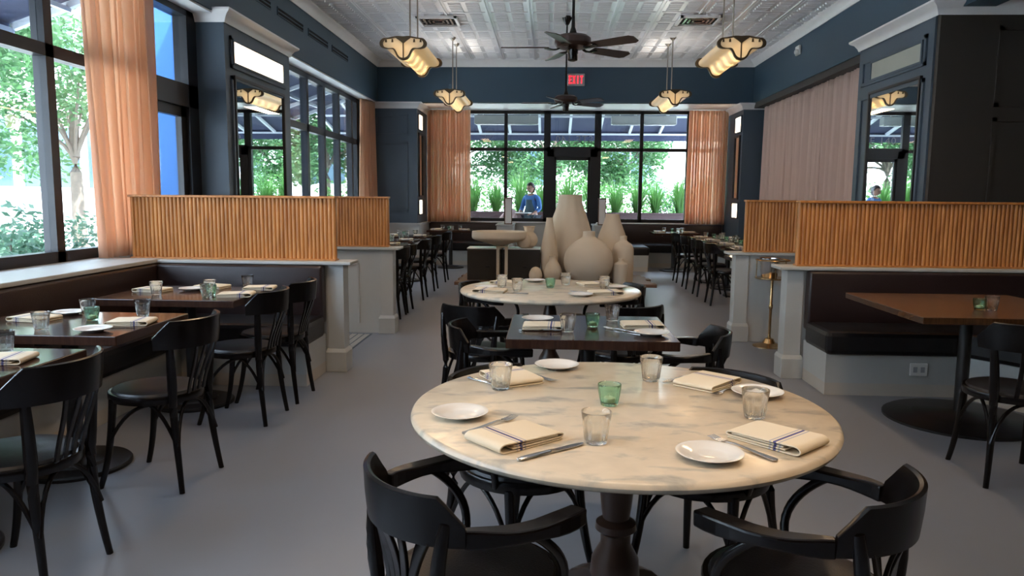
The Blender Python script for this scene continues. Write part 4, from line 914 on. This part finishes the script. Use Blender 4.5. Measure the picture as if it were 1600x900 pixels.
# far tables: each with two or more settings
ordn = {}
for x0, x1, y0, y1, g in farT:
    if y0 < 8.2 and x0 > 0: continue
    k = ordn[g] = ordn.get(g, 0) + 1
    wn = ['first', 'second', 'third', 'fourth', 'last'][k-1]; where = ' on the %s laid table of the %s' % (wn, g.replace(' tables', ''))
    cx, cy = (x0+x1)/2, (y0+y1)/2
    lay(NAP, x0+0.16, cy-0.05, D(170), 'striped napkin at the left'+where, 'napkins in the '+g); lay(NAP, x1-0.16, cy-0.05, D(5), 'striped napkin at the right'+where, 'napkins in the '+g)
    lay(TUM, x0+0.25, cy+0.12, 0, 'tumbler at the left'+where, 'tumblers in the '+g); lay(TUM, x1-0.25, cy+0.10, 0, 'tumbler at the right'+where, 'tumblers in the '+g)
    lay(TUM, cx+0.05, cy-0.18, 0, 'tumbler at the front'+where, 'tumblers in the '+g)
    lay(PLA, x0+0.14, cy+0.22, 0, 'bread plate at the left'+where, 'bread plates in the '+g); lay(PLA, x1-0.13, cy-0.24, 0, 'bread plate at the right'+where, 'bread plates in the '+g)
    lay(VOT, cx-0.03, cy+0.02, 0, 'green glass votive'+where, 'green votives')

# ------------------------------------------------------------------ ceramics display
t = thing('display_platform', 'low plank-topped platform carrying the ceramics', 'platform', (0.11, 10.55, 0))
bm = B()
for i in range(6): bbox(bm, -1.38+0.03*(i % 2), 1.36-0.04*(i % 3), -0.42+i*0.21, -0.42+i*0.21+0.205, 0.205, 0.25, 0.004)
obj('plank_top', bm, 'plank', t)
bm = B(); bbox(bm, -1.2, 1.2, -0.36, 0.78, 0.0, 0.205, 0.005); obj('platform_base', bm, 'crate', t)
ZP = 0.251
for x0, x1, lab in ((-1.12, -0.645, 'black crate at the left end of the display, under the bowl'), (-0.625, -0.11, 'black crate beside the tall vases, carrying two small vases')):
    t = thing('black_crate', lab, 'crate', ((x0+x1)/2, 10.58, ZP), 0, 'black crates on the display'); w = (x1-x0)/2
    bm = B(); bbox(bm, -w, w, -0.19, 0.19, 0, 0.43, 0.006); obj('crate_body', bm, 'crate', t)
    bm = B(); bbox(bm, -w-0.005, w+0.005, -0.195, 0.195, 0.43, 0.445, 0.003); obj('crate_lid', bm, 'tin', t)
    bm = B(); box(bm, 0.02, 0.08, -0.202, -0.19, 0.17, 0.2); obj('latch', bm, 'iron', t)
t = thing('bowl_stand', 'pale two-legged wooden stand between the black crates', 'stand', (-0.635, 10.355, ZP))
for x in (-0.055, 0.06):
    bm = B(); bbox(bm, x-0.021, x+0.021, -0.016, 0.016, 0, 0.455, 0.003); obj('leg', bm, 'palewood', t)
bm = B(); bbox(bm, -0.08, 0.085, -0.02, 0.24, 0.455, 0.475, 0.003); obj('top_bar', bm, 'palewood', t)
bm = B(); box(bm, -0.035, 0.04, -0.01, 0.01, 0.06, 0.085); obj('cross_bar', bm, 'iron', t)
def vase(name, label, cat, x, y, prof, mod=None, n=48, z=ZP):
    bm = B(); top = prof[-1]
    inner = [(top[0]*0.86, top[1]-0.004), (top[0]*0.78, top[1]-0.06), (0.003, top[1]-0.065)] if top[0] > 0.02 else []
    lathe(bm, prof + inner, n, mod=mod); o = obj(name, bm, 'ceramic', None, True, loc=(x, y, z)); return tag(o, label, cat, 'unglazed ceramics on the display')
sm = lambda pr, k=3: [(pr[i][0]*(1-t_/k)+pr[i+1][0]*t_/k, pr[i][1]*(1-t_/k)+pr[i+1][1]*t_/k) for i in range(len(pr)-1) for t_ in range(k)] + [pr[-1]]
def spline(pr, k=4):
    out = []; m = len(pr)
    for i in range(m-1):
        p0, p1, p2, p3 = pr[max(i-1, 0)], pr[i], pr[i+1], pr[min(i+2, m-1)]
        for q in range(k):
            t_ = q/k; out.append(tuple(0.5*((2*p1[j])+(-p0[j]+p2[j])*t_+(2*p0[j]-5*p1[j]+4*p2[j]-p3[j])*t_*t_+(-p0[j]+3*p1[j]-3*p2[j]+p3[j])*t_**3) for j in (0, 1)))
    return out + [pr[-1]]
vase('ceramic_bowl', 'wide shallow ceramic bowl on the pale stand', 'bowl', -0.68, 10.48, spline([(0.07, 0.0), (0.16, 0.03), (0.30, 0.07), (0.375, 0.10), (0.385, 0.15), (0.38, 0.20)]), z=ZP+0.476)
fl = lambda a, z: 1 + 0.022*math.cos(10*a)
vase('ceramic_vase', 'tallest fluted vase at the back of the display', 'vase', 0.31, 10.97, spline([(0.21, 0.0), (0.28, 0.12), (0.345, 0.32), (0.335, 0.54), (0.265, 0.80), (0.195, 1.0), (0.172, 1.08), (0.165, 1.19)]), fl, 60)
vase('ceramic_vase', 'slender tapering bottle vase left of the tallest vase', 'vase', 0.015, 10.50, spline([(0.07, 0.0), (0.11, 0.15), (0.125, 0.32), (0.105, 0.50), (0.07, 0.70), (0.048, 0.82), (0.045, 0.87)]))
vase('ceramic_vase', 'broad conical vase with straight collar at the right', 'vase', 0.92, 10.93, spline([(0.18, 0.0), (0.23, 0.2), (0.245, 0.40), (0.20, 0.60), (0.125, 0.80), (0.105, 0.87), (0.10, 0.92)]))
vase('ceramic_vase', 'big round ball vase with short neck', 'vase', 0.55, 10.24, spline([(0.12, 0.0), (0.22, 0.05), (0.31, 0.17), (0.335, 0.30), (0.30, 0.44), (0.20, 0.55), (0.11, 0.605), (0.085, 0.64), (0.083, 0.70)]))
vase('ceramic_vase', 'shouldered bottle vase at the right end', 'vase', 1.04, 10.48, spline([(0.14, 0.0), (0.145, 0.1), (0.145, 0.38), (0.14, 0.46), (0.11, 0.52), (0.055, 0.56), (0.05, 0.60), (0.05, 0.63)]))
vase('ceramic_bottle', 'small squat bottle with knob top in front of the shouldered bottle', 'bottle', 0.985, 10.22, spline([(0.09, 0.0), (0.095, 0.08), (0.095, 0.24), (0.085, 0.27), (0.045, 0.29), (0.035, 0.31), (0.034, 0.335)]))
vase('ceramic_vase', 'small gourd vase at the foot of the slender bottle vase', 'vase', 0.07, 10.26, spline([(0.06, 0.0), (0.11, 0.06), (0.125, 0.14), (0.10, 0.22), (0.06, 0.29), (0.05, 0.33), (0.055, 0.36)]))
vase('ceramic_egg', 'small egg shaped ceramic at the front edge of the platform', 'ceramic egg', -0.165, 10.24, spline([(0.02, 0.0), (0.06, 0.015), (0.09, 0.07), (0.085, 0.13), (0.055, 0.185), (0.02, 0.205), (0.002, 0.207)]))
vase('ceramic_vase', 'small vase with flared lip on the black crate', 'vase', -0.27, 10.62, spline([(0.05, 0.0), (0.10, 0.04), (0.125, 0.11), (0.10, 0.18), (0.065, 0.22), (0.07, 0.27), (0.09, 0.30)]), z=ZP+0.446)
vase('ceramic_egg', 'rounded egg ceramic on the black crate before the flared vase', 'ceramic egg', -0.34, 10.46, spline([(0.03, 0.0), (0.07, 0.02), (0.095, 0.08), (0.085, 0.15), (0.05, 0.2), (0.03, 0.215), (0.002, 0.22)]), z=ZP+0.446)

# brass bucket stand
t = thing('bucket_stand', 'brass pedestal stand in the gap between the right partitions', 'stand', (2.13, 7.22, 0))
bm = B(); lathe(bm, [(0.15, 0), (0.15, 0.008), (0.11, 0.014), (0.06, 0.035), (0.04, 0.075), (0.016, 0.085), (0.014, 0.10)], 32); obj('base', bm, 'brass', t, True)
bm = B(); lathe(bm, [(0.013, 0.09), (0.013, 0.36), (0.019, 0.37), (0.019, 0.40), (0.013, 0.41), (0.013, 0.65)], 16); obj('pole', bm, 'brass', t, True)
bm = B(); lathe(bm, [(0.02, 0.645), (0.15, 0.65), (0.16, 0.656), (0.16, 0.664), (0.02, 0.664)], 36); obj('lower_tray', bm, 'brass', t, True)
bm = B(); sweep(bm, arc(0, 0, 0.155, 0, 2*PI, 36, 0.83), 0.006, n=8)
for a in (0.4, 2.5, 4.6): sweep(bm, [(0.155*math.cos(a), 0.155*math.sin(a), 0.66), (0.155*math.cos(a), 0.155*math.sin(a), 0.83)], 0.005, n=8)
obj('top_ring', bm, 'brass', t, True)
t = thing('ice_bucket', 'small silver bucket standing in the brass stand', 'bucket', (2.10, 7.22, 0.665))
bm = B(); lathe(bm, [(0.07, 0), (0.075, 0.01), (0.095, 0.17), (0.102, 0.175), (0.102, 0.185), (0.093, 0.18), (0.07, 0.012), (0.001, 0.01)], 32); obj('bucket_body', bm, 'steel', t, True)
bm = B(); sweep(bm, arc(0, -0.11, 0.022, 0, 2*PI, 16, 0.14), 0.004, n=6); obj('handle', bm, 'steel', t, True)

# ------------------------------------------------------------------ outside
bm = B(); box(bm, -40, 40, Y2+0.1, 60, -0.2, -0.02); box(bm, -40, WX-0.1, -20, Y2+0.1, -0.2, -0.02); struct('ground', bm, 'pave')
# front awning: sloping canvas with valance and white tubes
def awning(label, o, ax, width, zt, zl, run, val=0.22, n=8, m='awning'):
    """o: origin on wall; ax 0: runs along +X and projects +Y; 1: runs along +Y and projects -X"""
    t = thing('window_awning', label, 'awning', o)
    def P(u, v, z): return (u, v, z) if ax == 0 else (-v, u, z)
    def quad(bm, pts, th=0.01):
        a = [bm.verts.new(P(*p)) for p in pts]; b = [bm.verts.new(P(p[0], p[1], p[2]+th)) for p in pts]
        bm.faces.new(a); bm.faces.new(b[::-1])
        for i in range(4): bm.faces.new([a[i], a[(i+1) % 4], b[(i+1) % 4], b[i]])
    bm = B(); quad(bm, [(0, 0, zt), (width, 0, zt), (width, run, zl), (0, run, zl)]); obj('canvas', bm, m, t)
    bm = B(); a = [(0, run, zl), (width, run, zl), (width, run, zl-val), (0, run, zl-val)]
    v = [bm.verts.new(P(*p)) for p in a]; v2 = [bm.verts.new(P(p[0], p[1]+0.01, p[2])) for p in a]; bm.faces.new(v); bm.faces.new(v2[::-1])
    for i in range(4): bm.faces.new([v[i], v[(i+1) % 4], v2[(i+1) % 4], v2[i]])
    obj('valance', bm, m, t)
    for i in range(n+1):
        u = width*i/n; bm = B(); sweep(bm, [P(u, 0.02, zt-0.035), P(u, run-0.03, zl-0.035)], (0.03, 0.03), 'rect'); obj('rafter', bm, 'awnframe', t)
    for f in (0.55, 0.98):
        bm = B(); zz = zt+(zl-zt)*f-0.075; sweep(bm, [P(0, run*f, zz), P(width, run*f, zz)], (0.022, 0.022), 'rect'); obj('cross_tube', bm, 'awnframe', t)
awning('navy canvas awning over the front patio windows', (-5.5, Y2+0.15, 0), 0, 12.0, 3.75, 3.05, 3.0, n=16)
awning('navy canvas awning over the near left windows', (WX-0.14, 2.9, 0), 1, 4.2, 3.42, 2.98, 1.3, n=4)
awning('navy canvas awning over the far left windows', (WX-0.14, 9.6, 0), 1, 6.0, 3.5, 3.0, 1.5, n=5)
for x, lab in ((-1.02, 'silver patio heater hanging under the awning, left'), (2.18, 'silver patio heater hanging under the awning, right')):
    t = thing('patio_heater', lab, 'heater', (x, 18.0, 3.1))
    bm = B(); bbox(bm, -0.75, 0.75, -0.12, 0.12, 0.0, 0.2, 0.01); obj('heater_body', bm, 'heater', t)
    bm = B(); box(bm, -0.72, 0.72, -0.1, 0.1, -0.012, 0.0); obj('heater_reflector', bm, 'steel', t)
    bm = B(); sweep(bm, [(-0.55, 0, 0.2), (-0.55, 0, 0.26)], 0.012); sweep(bm, [(0.55, 0, 0.2), (0.55, 0, 0.26)], 0.012); obj('hanger', bm, 'awnframe', t)
# planter with grasses
t = thing('planter_box', 'long brown planter box behind the patio', 'planter', (0.8, 20.3, -0.02))
bm = B(); box(bm, -6, 6, -0.3, -0.26, 0, 1.0); box(bm, -6, 6, 0.26, 0.3, 0, 1.0); box(bm, -6, -5.96, -0.3, 0.3, 0, 1.0); box(bm, 5.96, 6, -0.3, 0.3, 0, 1.0); bbox(bm, -6.03, 6.03, -0.34, -0.24, 1.0, 1.04, 0.004); obj('planter_body', bm, 'planter', t)
bm = B(); box(bm, -5.96, 5.96, -0.26, 0.26, 0.0, 0.94); obj('soil', bm, 'soil', t)
def grass_mesh(seed, h=0.75, n=90, spread=0.3, wd=0.010):
    rnd = random.Random(seed); bm = B()
    for i in range(n):
        a = rnd.uniform(0, 2*PI); r = rnd.uniform(0, 0.07); l = spread*rnd.uniform(0.3, 1.2); hh = h*rnd.uniform(0.55, 1.1)
        b0 = Vector((r*math.cos(a), r*math.sin(a), 0)); d_ = Vector((math.cos(a+rnd.uniform(-.4, .4)), math.sin(a+rnd.uniform(-.4, .4)), 0)); sd = Vector((-d_.y, d_.x, 0)); pv = None
        for k in range(6):
            f = k/5; p = b0 + d_*l*f**1.6 + Vector((0, 0, hh*(f-0.35*f**3*(l/spread)))); w = wd*(1-f*0.9)
            c = (bm.verts.new(p-sd*w), bm.verts.new(p+sd*w))
            if pv: bm.faces.new([pv[0], pv[1], c[1], c[0]])
            pv = c
    return bm
GRS = [obj('strap_leaf_plant', grass_mesh(30+k, 1.35, 230, 0.55, 0.014), 'grass') for k in range(3)]
gx = [-4.6, -3.9, -3.2, -2.6, -1.95, -1.35, -0.75, -0.1, 0.5, 1.1, 1.7, 2.3, 2.9, 3.5, 4.2, 5.0]
for i, x in enumerate(gx):
    src = GRS[i % 3]; o = src if i < 3 else src.copy()
    if i >= 3: C.objects.link(o)
    o.location = (x+random.uniform(-.08, .08), 20.3, 0.92); o.rotation_euler = (0, 0, i*1.3); o.scale = (1, 1, random.uniform(0.85, 1.15))
    tag(o, 'green strap-leaved plant, %s from the left end of the long planter' % 'first second third fourth fifth sixth seventh eighth ninth tenth eleventh twelfth thirteenth fourteenth fifteenth sixteenth'.split()[i], 'plant', 'strap-leaved plants in the planter'); o['kind'] = 'thing'
def foliage(seed, clumps, n, leaf, R_=1.0):
    rnd = random.Random(seed); bm = B()
    for (cx, cy, cz, r) in clumps:
        m_ = int(n*r*r)
        for _ in range(m_):
            v = Vector((rnd.gauss(0, 1), rnd.gauss(0, 1), rnd.gauss(0, 1))).normalized()*r*(rnd.random()**0.4)
            p = Vector((cx, cy, cz)) + Vector((v.x, v.y, v.z*0.8)); a = Vector((rnd.uniform(-1, 1), rnd.uniform(-1, 1), rnd.uniform(-.6, .6))).normalized()
            b = a.cross(Vector((rnd.uniform(-1, 1), rnd.uniform(-1, 1), rnd.uniform(-1, 1)))).normalized(); l = leaf*rnd.uniform(0.6, 1.3)
            bm.faces.new([bm.verts.new(p-a*l), bm.verts.new(p+b*l*0.42), bm.verts.new(p+a*l), bm.verts.new(p-b*l*0.42)])
    return bm
def tree(label, loc, seed, h, spread, name='street_tree', leafm='leaf', n=900, leaf=0.085):
    rnd = random.Random(seed); t = thing(name, label, 'tree', loc)
    bm = B(); sweep(bm, bez((0, 0, 0), (0.05, 0, h*0.2), (-0.06, 0.05, h*0.4), (0.03, 0, h*0.62), 10), [0.15-0.007*i for i in range(11)], n=12)
    cl = []
    for k in range(9):
        a = k*2.4 + rnd.uniform(-.3, .3); r = spread*rnd.uniform(0.35, 0.8); z = h*rnd.uniform(0.45, 0.9)
        p = (r*math.cos(a), r*math.sin(a), z); sweep(bm, bez((0, 0, h*0.4), (0.1*math.cos(a), 0.1*math.sin(a), h*0.5), (p[0]*0.5, p[1]*0.5, z*0.85), p, 8), [0.042-0.0035*i for i in range(9)], n=8)
        cl.append((*p, spread*rnd.uniform(0.28, 0.45))); cl.append((p[0]*1.2, p[1]*1.2, z-0.35, spread*rnd.uniform(0.2, 0.3)))
    cl.append((0, 0, h*0.85, spread*0.6)); cl += [(spread*0.5*math.cos(q), spread*0.5*math.sin(q), h*0.42, spread*0.3) for q in (0.5, 2.6, 4.4)]
    obj('trunk', bm, 'bark', t, True); obj('foliage', foliage(seed, cl, n, leaf), leafm, t)
    return t
tree('street tree with thick trunk seen through the front door', (0.15, 23.5, 0), 1, 5.2, 2.6)
tree('leafy street tree behind the patio, left of the front door', (-3.3, 24.5, 0), 2, 5.4, 2.6)
tree('leafy street tree behind the patio, right of the front door', (2.3, 24.8, 0), 4, 4.4, 2.0)
tree('leafy street tree farthest left behind the patio', (-6.8, 23.0, 0), 5, 5.2, 2.4)
tree('broad street tree outside the near left windows', (-9.6, 10.0, 0), 6, 5.2, 2.6, n=560)
tree('second street tree outside the near left windows, farther along', (-9.6, 15.0, 0), 7, 5.0, 2.3, n=480)
tree('third street tree outside the far left windows', (-8.6, 20.0, 0), 8, 4.8, 2.2, n=480)
def shrub(label, loc, seed, s, nm='shrub', flower=False):
    t = thing(nm, label, 'shrub', loc); rnd = random.Random(seed)
    cl = [(rnd.uniform(-.5, .5)*s, rnd.uniform(-.4, .4)*s, rnd.uniform(0.25, 0.8)*s, 0.4*s) for _ in range(7)]
    bm = B()
    for c in cl: sweep(bm, [(0, 0, 0), (c[0]*0.6, c[1]*0.6, c[2]*0.6), c[:3]], [0.02, 0.014, 0.008], n=6)
    obj('stem', bm, 'bark', t, True); obj('foliage', foliage(seed, cl, 1500, 0.05), 'bush', t)
shrub('spiky green shrub low outside the leftmost pane', (-6.6, 6.6, 0), 21, 0.9)
shrub('grey-green leafy shrub outside beside the peach curtain', (-5.75, 7.7, 0), 22, 1.25)
shrub('round green shrub farther along outside the left windows', (-6.6, 9.4, 0), 23, 1.1)
shrub('pale flowering shrub behind the planter at the right', (3.6, 22.0, 0.3), 24, 1.2)
bm = foliage(77, [(x, 22.0+0.3*math.sin(x*3), 1.0+0.25*math.sin(x*1.7), 1.05) for x in (-6, -5, -4, -3, -2, -1, 0, 1, 2, 3, 4, 5, 6)], 900, 0.06); tag(obj('hedge', bm, 'grass'), 'loose mass of pale green hedge foliage behind the planter', 'hedge', kind='stuff')
# blue exterior return wall beyond the side door
bm = B(); box(bm, -4.95, WX-0.1, 8.6, 8.75, -0.02, 4.3); struct('wall_exterior', bm, 'bluewall')
def building(label, loc, rz, w, h, rows, cols, dpt=6, mx=0.15, mz=0.9):
    t = thing('office_building', label, 'building', loc, rz)
    bm = B(); box(bm, -w/2, w/2, 0, dpt, 0, h); obj('wall', bm, 'stucco', t)
    cw = w/cols; rh = h/rows
    for i in range(cols):
        for j in range(rows):
            x = -w/2+i*cw; z = j*rh; bm = B(); box(bm, x+mx, x+cw-mx, -0.05, 0.02, z+mz, z+rh-0.5); f = obj('window', bm, 'winglass', t)
            bm = B(); box(bm, x+cw/2-0.03, x+cw/2+0.03, -0.09, -0.04, z+mz, z+rh-0.5); box(bm, x+mx, x+cw-mx, -0.12, 0, z+mz-0.08, z+mz); obj('mullion', bm, 'awnframe', f)
    bm = B(); box(bm, -w/2-0.2, w/2+0.2, -0.3, dpt, h, h+0.4); obj('parapet', bm, 'stucco', t)
building('white office building across the street beyond the front patio', (4, 38, 0), 0, 46, 8.5, 2, 9, 6, 1.5, 2.0)
building('white building with dark glass across the street on the left', (-17.5, 10, 0), PI/2, 50, 8.5, 2, 14, 6, 0.3, 1.6)

# ------------------------------------------------------------------ people on the patio
def skin_mesh(name, verts, edges, m, parent, sub=2, root=0):
    me = bpy.data.meshes.new(name); me.from_pydata([v[:3] for v in verts], edges, []); o = bpy.data.objects.new(name, me); C.objects.link(o); o.parent = parent
    md = o.modifiers.new('skin', 'SKIN'); md.use_smooth_shade = True
    for i, v in enumerate(verts):
        r = v[3]; me.skin_vertices[0].data[i].radius = r if isinstance(r, tuple) else (r, r)
    me.skin_vertices[0].data[root].use_root = True
    s = o.modifiers.new('sub', 'SUBSURF'); s.levels = sub; s.render_levels = sub; me.materials.append(MT[m]); return o
def hand_bits(V, E, wi, wrist, direc, side, palm=0.085):
    """five separate short finger chains rooted in the palm"""
    d_ = Vector(direc).normalized(); sd = d_.cross(Vector((0, 0, 1))).normalized()*side; w = Vector(wrist)
    pc = w + d_*palm*0.6; V.append((*pc, (0.03, 0.016))); pi = len(V)-1; E.append((wi, pi))
    for k in range(4):
        off = sd*(k-1.5)*0.021; L_ = (0.06, 0.072, 0.068, 0.052)[k]; a = pc + d_*palm*0.5+off; b = a + d_*L_*0.55 - Vector((0, 0, 0.008)); c = b + d_*L_*0.5 - Vector((0, 0, 0.022))
        i0 = len(V); V += [(*a, 0.010), (*b, 0.009), (*c, 0.008)]; E += [(pi, i0), (i0, i0+1), (i0+1, i0+2)]
    a = pc - sd*0.045; b = a - sd*0.015 + d_*0.035; i0 = len(V); V += [(*a, 0.012), (*b, 0.010)]; E += [(pi, i0), (i0, i0+1)]
def head(parent, c, r, look, hairlen=0.0, bun=False):
    """head shape with brow, nose, chin and ears, part of the body surface look; hair as a child"""
    bm = B(); bmesh.ops.create_uvsphere(bm, u_segments=28, v_segments=20, radius=r)
    for v in bm.verts:
        x, y, z = v.co; v.co.x *= 0.80; v.co.z *= 1.18
        if z < 0: v.co.x *= 1+0.28*z/r; v.co.y *= 1+0.10*z/r
        fy = -y/r
        if fy > 0.8 and abs(x) < 0.25*r and -0.35*r < z < 0.12*r: v.co.y -= 0.22*r*(1-abs(x)/(0.25*r))
        if fy > 0.6 and 0.05*r < z < 0.25*r and 0.18*r < abs(x) < 0.55*r: v.co.y += 0.08*r
        if fy > 0.6 and -0.6*r < z < -0.42*r and abs(x) < 0.3*r: v.co.y -= 0.06*r
        if abs(x) > 0.93*r and abs(z) < 0.3*r: v.co.x *= 1.12
    o = obj('head', bm, 'skin', parent, True, loc=c); o.rotation_euler = look
    for s in (-1, 1):
        bm = B(); bmesh.ops.create_uvsphere(bm, u_segments=10, v_segments=8, radius=r*0.10); e = obj('eye', bm, 'hair', o, True, loc=(s*r*0.33, -r*0.83, r*0.12))
    bm = B(); bmesh.ops.create_uvsphere(bm, u_segments=28, v_segments=20, radius=r*1.10)
    for v in bm.verts:
        x, y, z = v.co; v.co.x *= 0.84; v.co.z *= 1.2; v.co.y += 0.10*r
    geom = [v for v in bm.verts if (v.co.y < -0.35*r and v.co.z < 0.62*r) or v.co.z < -0.55*r - hairlen or (v.co.y < 0.1*r and v.co.z < -0.2*r)]
    bmesh.ops.delete(bm, geom=geom, context='VERTS')
    if bun:
        b2 = bmesh.ops.create_uvsphere(bm, u_segments=12, v_segments=10, radius=r*0.38)['verts']
        for v in b2: v.co += Vector((0, r*1.15, r*0.1)); 
    h = obj('hair', bm, 'hair', o, True); h.modifiers.new('s', 'SOLIDIFY').thickness = 0.012
    return o
# standing server
t = thing('person', 'standing person in blue shirt and dark apron holding a tray outside', 'person', (-0.42, 18.5, -0.02), D(-32))
V = [(0, 0, 0.96, (0.15, 0.11)), (0, 0, 1.12, (0.13, 0.10)), (0, -0.01, 1.32, (0.16, 0.11)), (0, -0.01, 1.43, (0.11, 0.08)), (0, -0.02, 1.52, 0.055),
     (0.19, 0, 1.40, 0.06), (0.25, 0.0, 1.14, 0.045), (0.17, -0.20, 1.02, 0.032), (-0.19, 0, 1.40, 0.06), (-0.27, -0.02, 1.14, 0.045), (-0.20, -0.24, 1.03, 0.032),
     (0.10, 0, 0.90, 0.10), (0.11, -0.01, 0.50, 0.065), (0.12, 0.02, 0.09, 0.042), (-0.10, 0, 0.90, 0.10), (-0.11, -0.01, 0.50, 0.065), (-0.12, 0.02, 0.09, 0.042),
     (0.13, -0.12, 0.04, 0.04), (-0.13, -0.12, 0.04, 0.04)]
E = [(0, 1), (1, 2), (2, 3), (3, 4), (3, 5), (5, 6), (6, 7), (3, 8), (8, 9), (9, 10), (0, 11), (11, 12), (12, 13), (0, 14), (14, 15), (15, 16), (13, 17), (16, 18)]
VV, EE = list(V), list(E); hand_bits(VV, EE, 7, V[7][:3], (-0.3, -1, 0), 1); hand_bits(VV, EE, 10, V[10][:3], (0.3, -1, 0), -1)
skin_mesh('body', VV, EE, 'skin', t)
g = 1.12
f_ = lambda v, g: (v[0], v[1], v[2], (v[3][0]*g, v[3][1]*g) if isinstance(v[3], tuple) else v[3]*g)
SV = [f_(V[i], 1.18) for i in (0, 1, 2, 3, 5, 6, 8, 9)]; SV[3] = (0, -0.01, 1.45, (0.115, 0.09)); SV += [(0.2, -0.12, 1.07, 0.046), (-0.23, -0.15, 1.08, 0.046)]
skin_mesh('shirt', SV, [(0, 1), (1, 2), (2, 3), (3, 4), (4, 5), (3, 6), (6, 7), (5, 8), (7, 9)], 'denim', t)
TV = [f_(V[i], 1.2) for i in (0, 11, 12, 13, 14, 15, 16)]; skin_mesh('trousers', TV, [(0, 1), (1, 2), (2, 3), (0, 4), (4, 5), (5, 6)], 'trousers', t)
bm = B(); rows = []
for z, w, r in ((1.36, 0.10, 0.185), (1.2, 0.13, 0.18), (1.05, 0.18, 0.185), (0.9, 0.19, 0.195), (0.6, 0.2, 0.19)):
    rows.append([bm.verts.new((w*math.sin(a), -r*math.cos(a)*1.0, z)) for a in [(-1+2*k/8)*1.1 for k in range(9)]])
for a, b in zip(rows, rows[1:]):
    for k in range(8): bm.faces.new([a[k], a[k+1], b[k+1], b[k]])
o = obj('apron', bm, 'apron', t, True); o.modifiers.new('s', 'SOLIDIFY').thickness = 0.008
head(t, (0, -0.045, 1.645), 0.105, (D(18), 0, D(-8)), 0.1, True)
t2 = thing('serving_tray', 'pale tray held by the standing person outside', 'tray', (-0.555, 18.29, 1.015), D(-32))
bm = B(); bbox(bm, -0.22, 0.16, -0.14, 0.06, 0, 0.012, 0.004); obj('tray_plate', bm, 'china', t2)
bm = B(); sweep(bm, [(-0.22, -0.14, 0.014), (0.16, -0.14, 0.014), (0.16, 0.06, 0.014), (-0.22, 0.06, 0.014), (-0.22, -0.14, 0.014)], 0.006, n=6); obj('tray_rim', bm, 'china', t2)
# seated guest
t = thing('person', 'seated person in pale pink top leaning at a patio table outside', 'person', (-0.86, 18.6, -0.02), D(-60))
V = [(0, 0.0, 0.60, (0.16, 0.13)), (0, -0.02, 0.80, (0.15, 0.11)), (0, -0.06, 0.98, (0.17, 0.11)), (0, -0.10, 1.08, (0.10, 0.08)), (0, -0.13, 1.15, 0.055),
     (0.2, -0.08, 1.04, 0.058), (0.27, -0.24, 0.86, 0.045), (0.15, -0.45, 0.82, 0.032), (-0.2, -0.08, 1.04, 0.058), (-0.27, -0.24, 0.86, 0.045), (-0.15, -0.45, 0.82, 0.032),
     (0.1, -0.12, 0.56, 0.095), (0.12, -0.48, 0.55, 0.065), (0.12, -0.50, 0.09, 0.045), (-0.1, -0.12, 0.56, 0.095), (-0.12, -0.48, 0.55, 0.065), (-0.12, -0.50, 0.09, 0.045), (0.12, -0.62, 0.04, 0.04), (-0.12, -0.62, 0.04, 0.04)]
VV, EE = list(V), list(E); hand_bits(VV, EE, 7, V[7][:3], (-0.4, -1, 0), 1); hand_bits(VV, EE, 10, V[10][:3], (0.4, -1, 0), -1)
skin_mesh('body', VV, EE, 'skin', t)
SV = [f_(V[i], 1.18) for i in (0, 1, 2, 3, 5, 6, 8, 9)]; skin_mesh('shirt', SV, [(0, 1), (1, 2), (2, 3), (3, 4), (4, 5), (3, 6), (6, 7)], 'pink', t)
TV = [f_(V[i], 1.2) for i in (0, 11, 12, 13, 14, 15, 16)]; skin_mesh('trousers', TV, [(0, 1), (1, 2), (2, 3), (0, 4), (4, 5), (5, 6)], 'trousers', t)
head(t, (0, -0.17, 1.27), 0.105, (D(25), 0, 0), 0.3)
# patio furniture
def patio_chair(label, x, y, f):
    t = thing('patio_chair', label, 'chair', (x, y, -0.02), face(*f), 'white patio chairs')
    bm = B(); bbox(bm, -0.22, 0.22, -0.2, 0.22, 0.42, 0.46, 0.01); obj('seat', bm, 'plastic', t)
    bm = B(); sweep(bm, arc(0, 0, 0.24, PI*1.1, PI*1.9, 12, 0.66), (0.012, 0.14), 'rect'); obj('backrest', bm, 'plastic', t)
    for a in (-0.19, 0.19):
        for b in (-0.17, 0.19): bm = B(); sweep(bm, [(a, b, 0.42), (a*1.1, b*1.1, 0)], 0.014); obj('leg', bm, 'awnframe', t, True)
patio_chair('white patio chair under the seated guest outside', -0.86, 18.6, (math.cos(D(-60)-PI/2), math.sin(D(-60)-PI/2)))
patio_chair('white patio chair outside the leftmost front pane', -1.55, 18.4, (0.4, 1))
patio_chair('white patio chair outside right of the front door', 1.35, 18.6, (0.2, 1))
patio_chair('white patio chair outside the rightmost front pane', 2.4, 18.6, (-0.2, 1))
t = thing('patio_table', 'small pale patio table beside the seated guest outside', 'table', (-1.15, 18.05, -0.02))
bm = B(); lathe(bm, [(0.34, 0.735), (0.35, 0.745), (0.34, 0.755)], 40); obj('tabletop', bm, 'plastic', t, True)
bm = B(); lathe(bm, [(0.2, 0), (0.19, 0.02), (0.03, 0.035), (0.025, 0.7), (0.06, 0.735)], 24); obj('pedestal', bm, 'awnframe', t, True)
t = thing('street_sign', 'pale green sign board on a post beyond the planter', 'sign', (3.6, 26, 0))
bm = B(); sweep(bm, [(0, 0, 0), (0, 0, 2.2)], 0.03); obj('post', bm, 'awnframe', t, True)
bm = B(); bbox(bm, -0.35, 0.35, -0.05, -0.02, 1.5, 2.2, 0.01); obj('sign_board', bm, MT['bush_sign'] if 'bush_sign' in MT else mat('pale_green_sign', (0.35, 0.62, 0.5), 0.5), t)
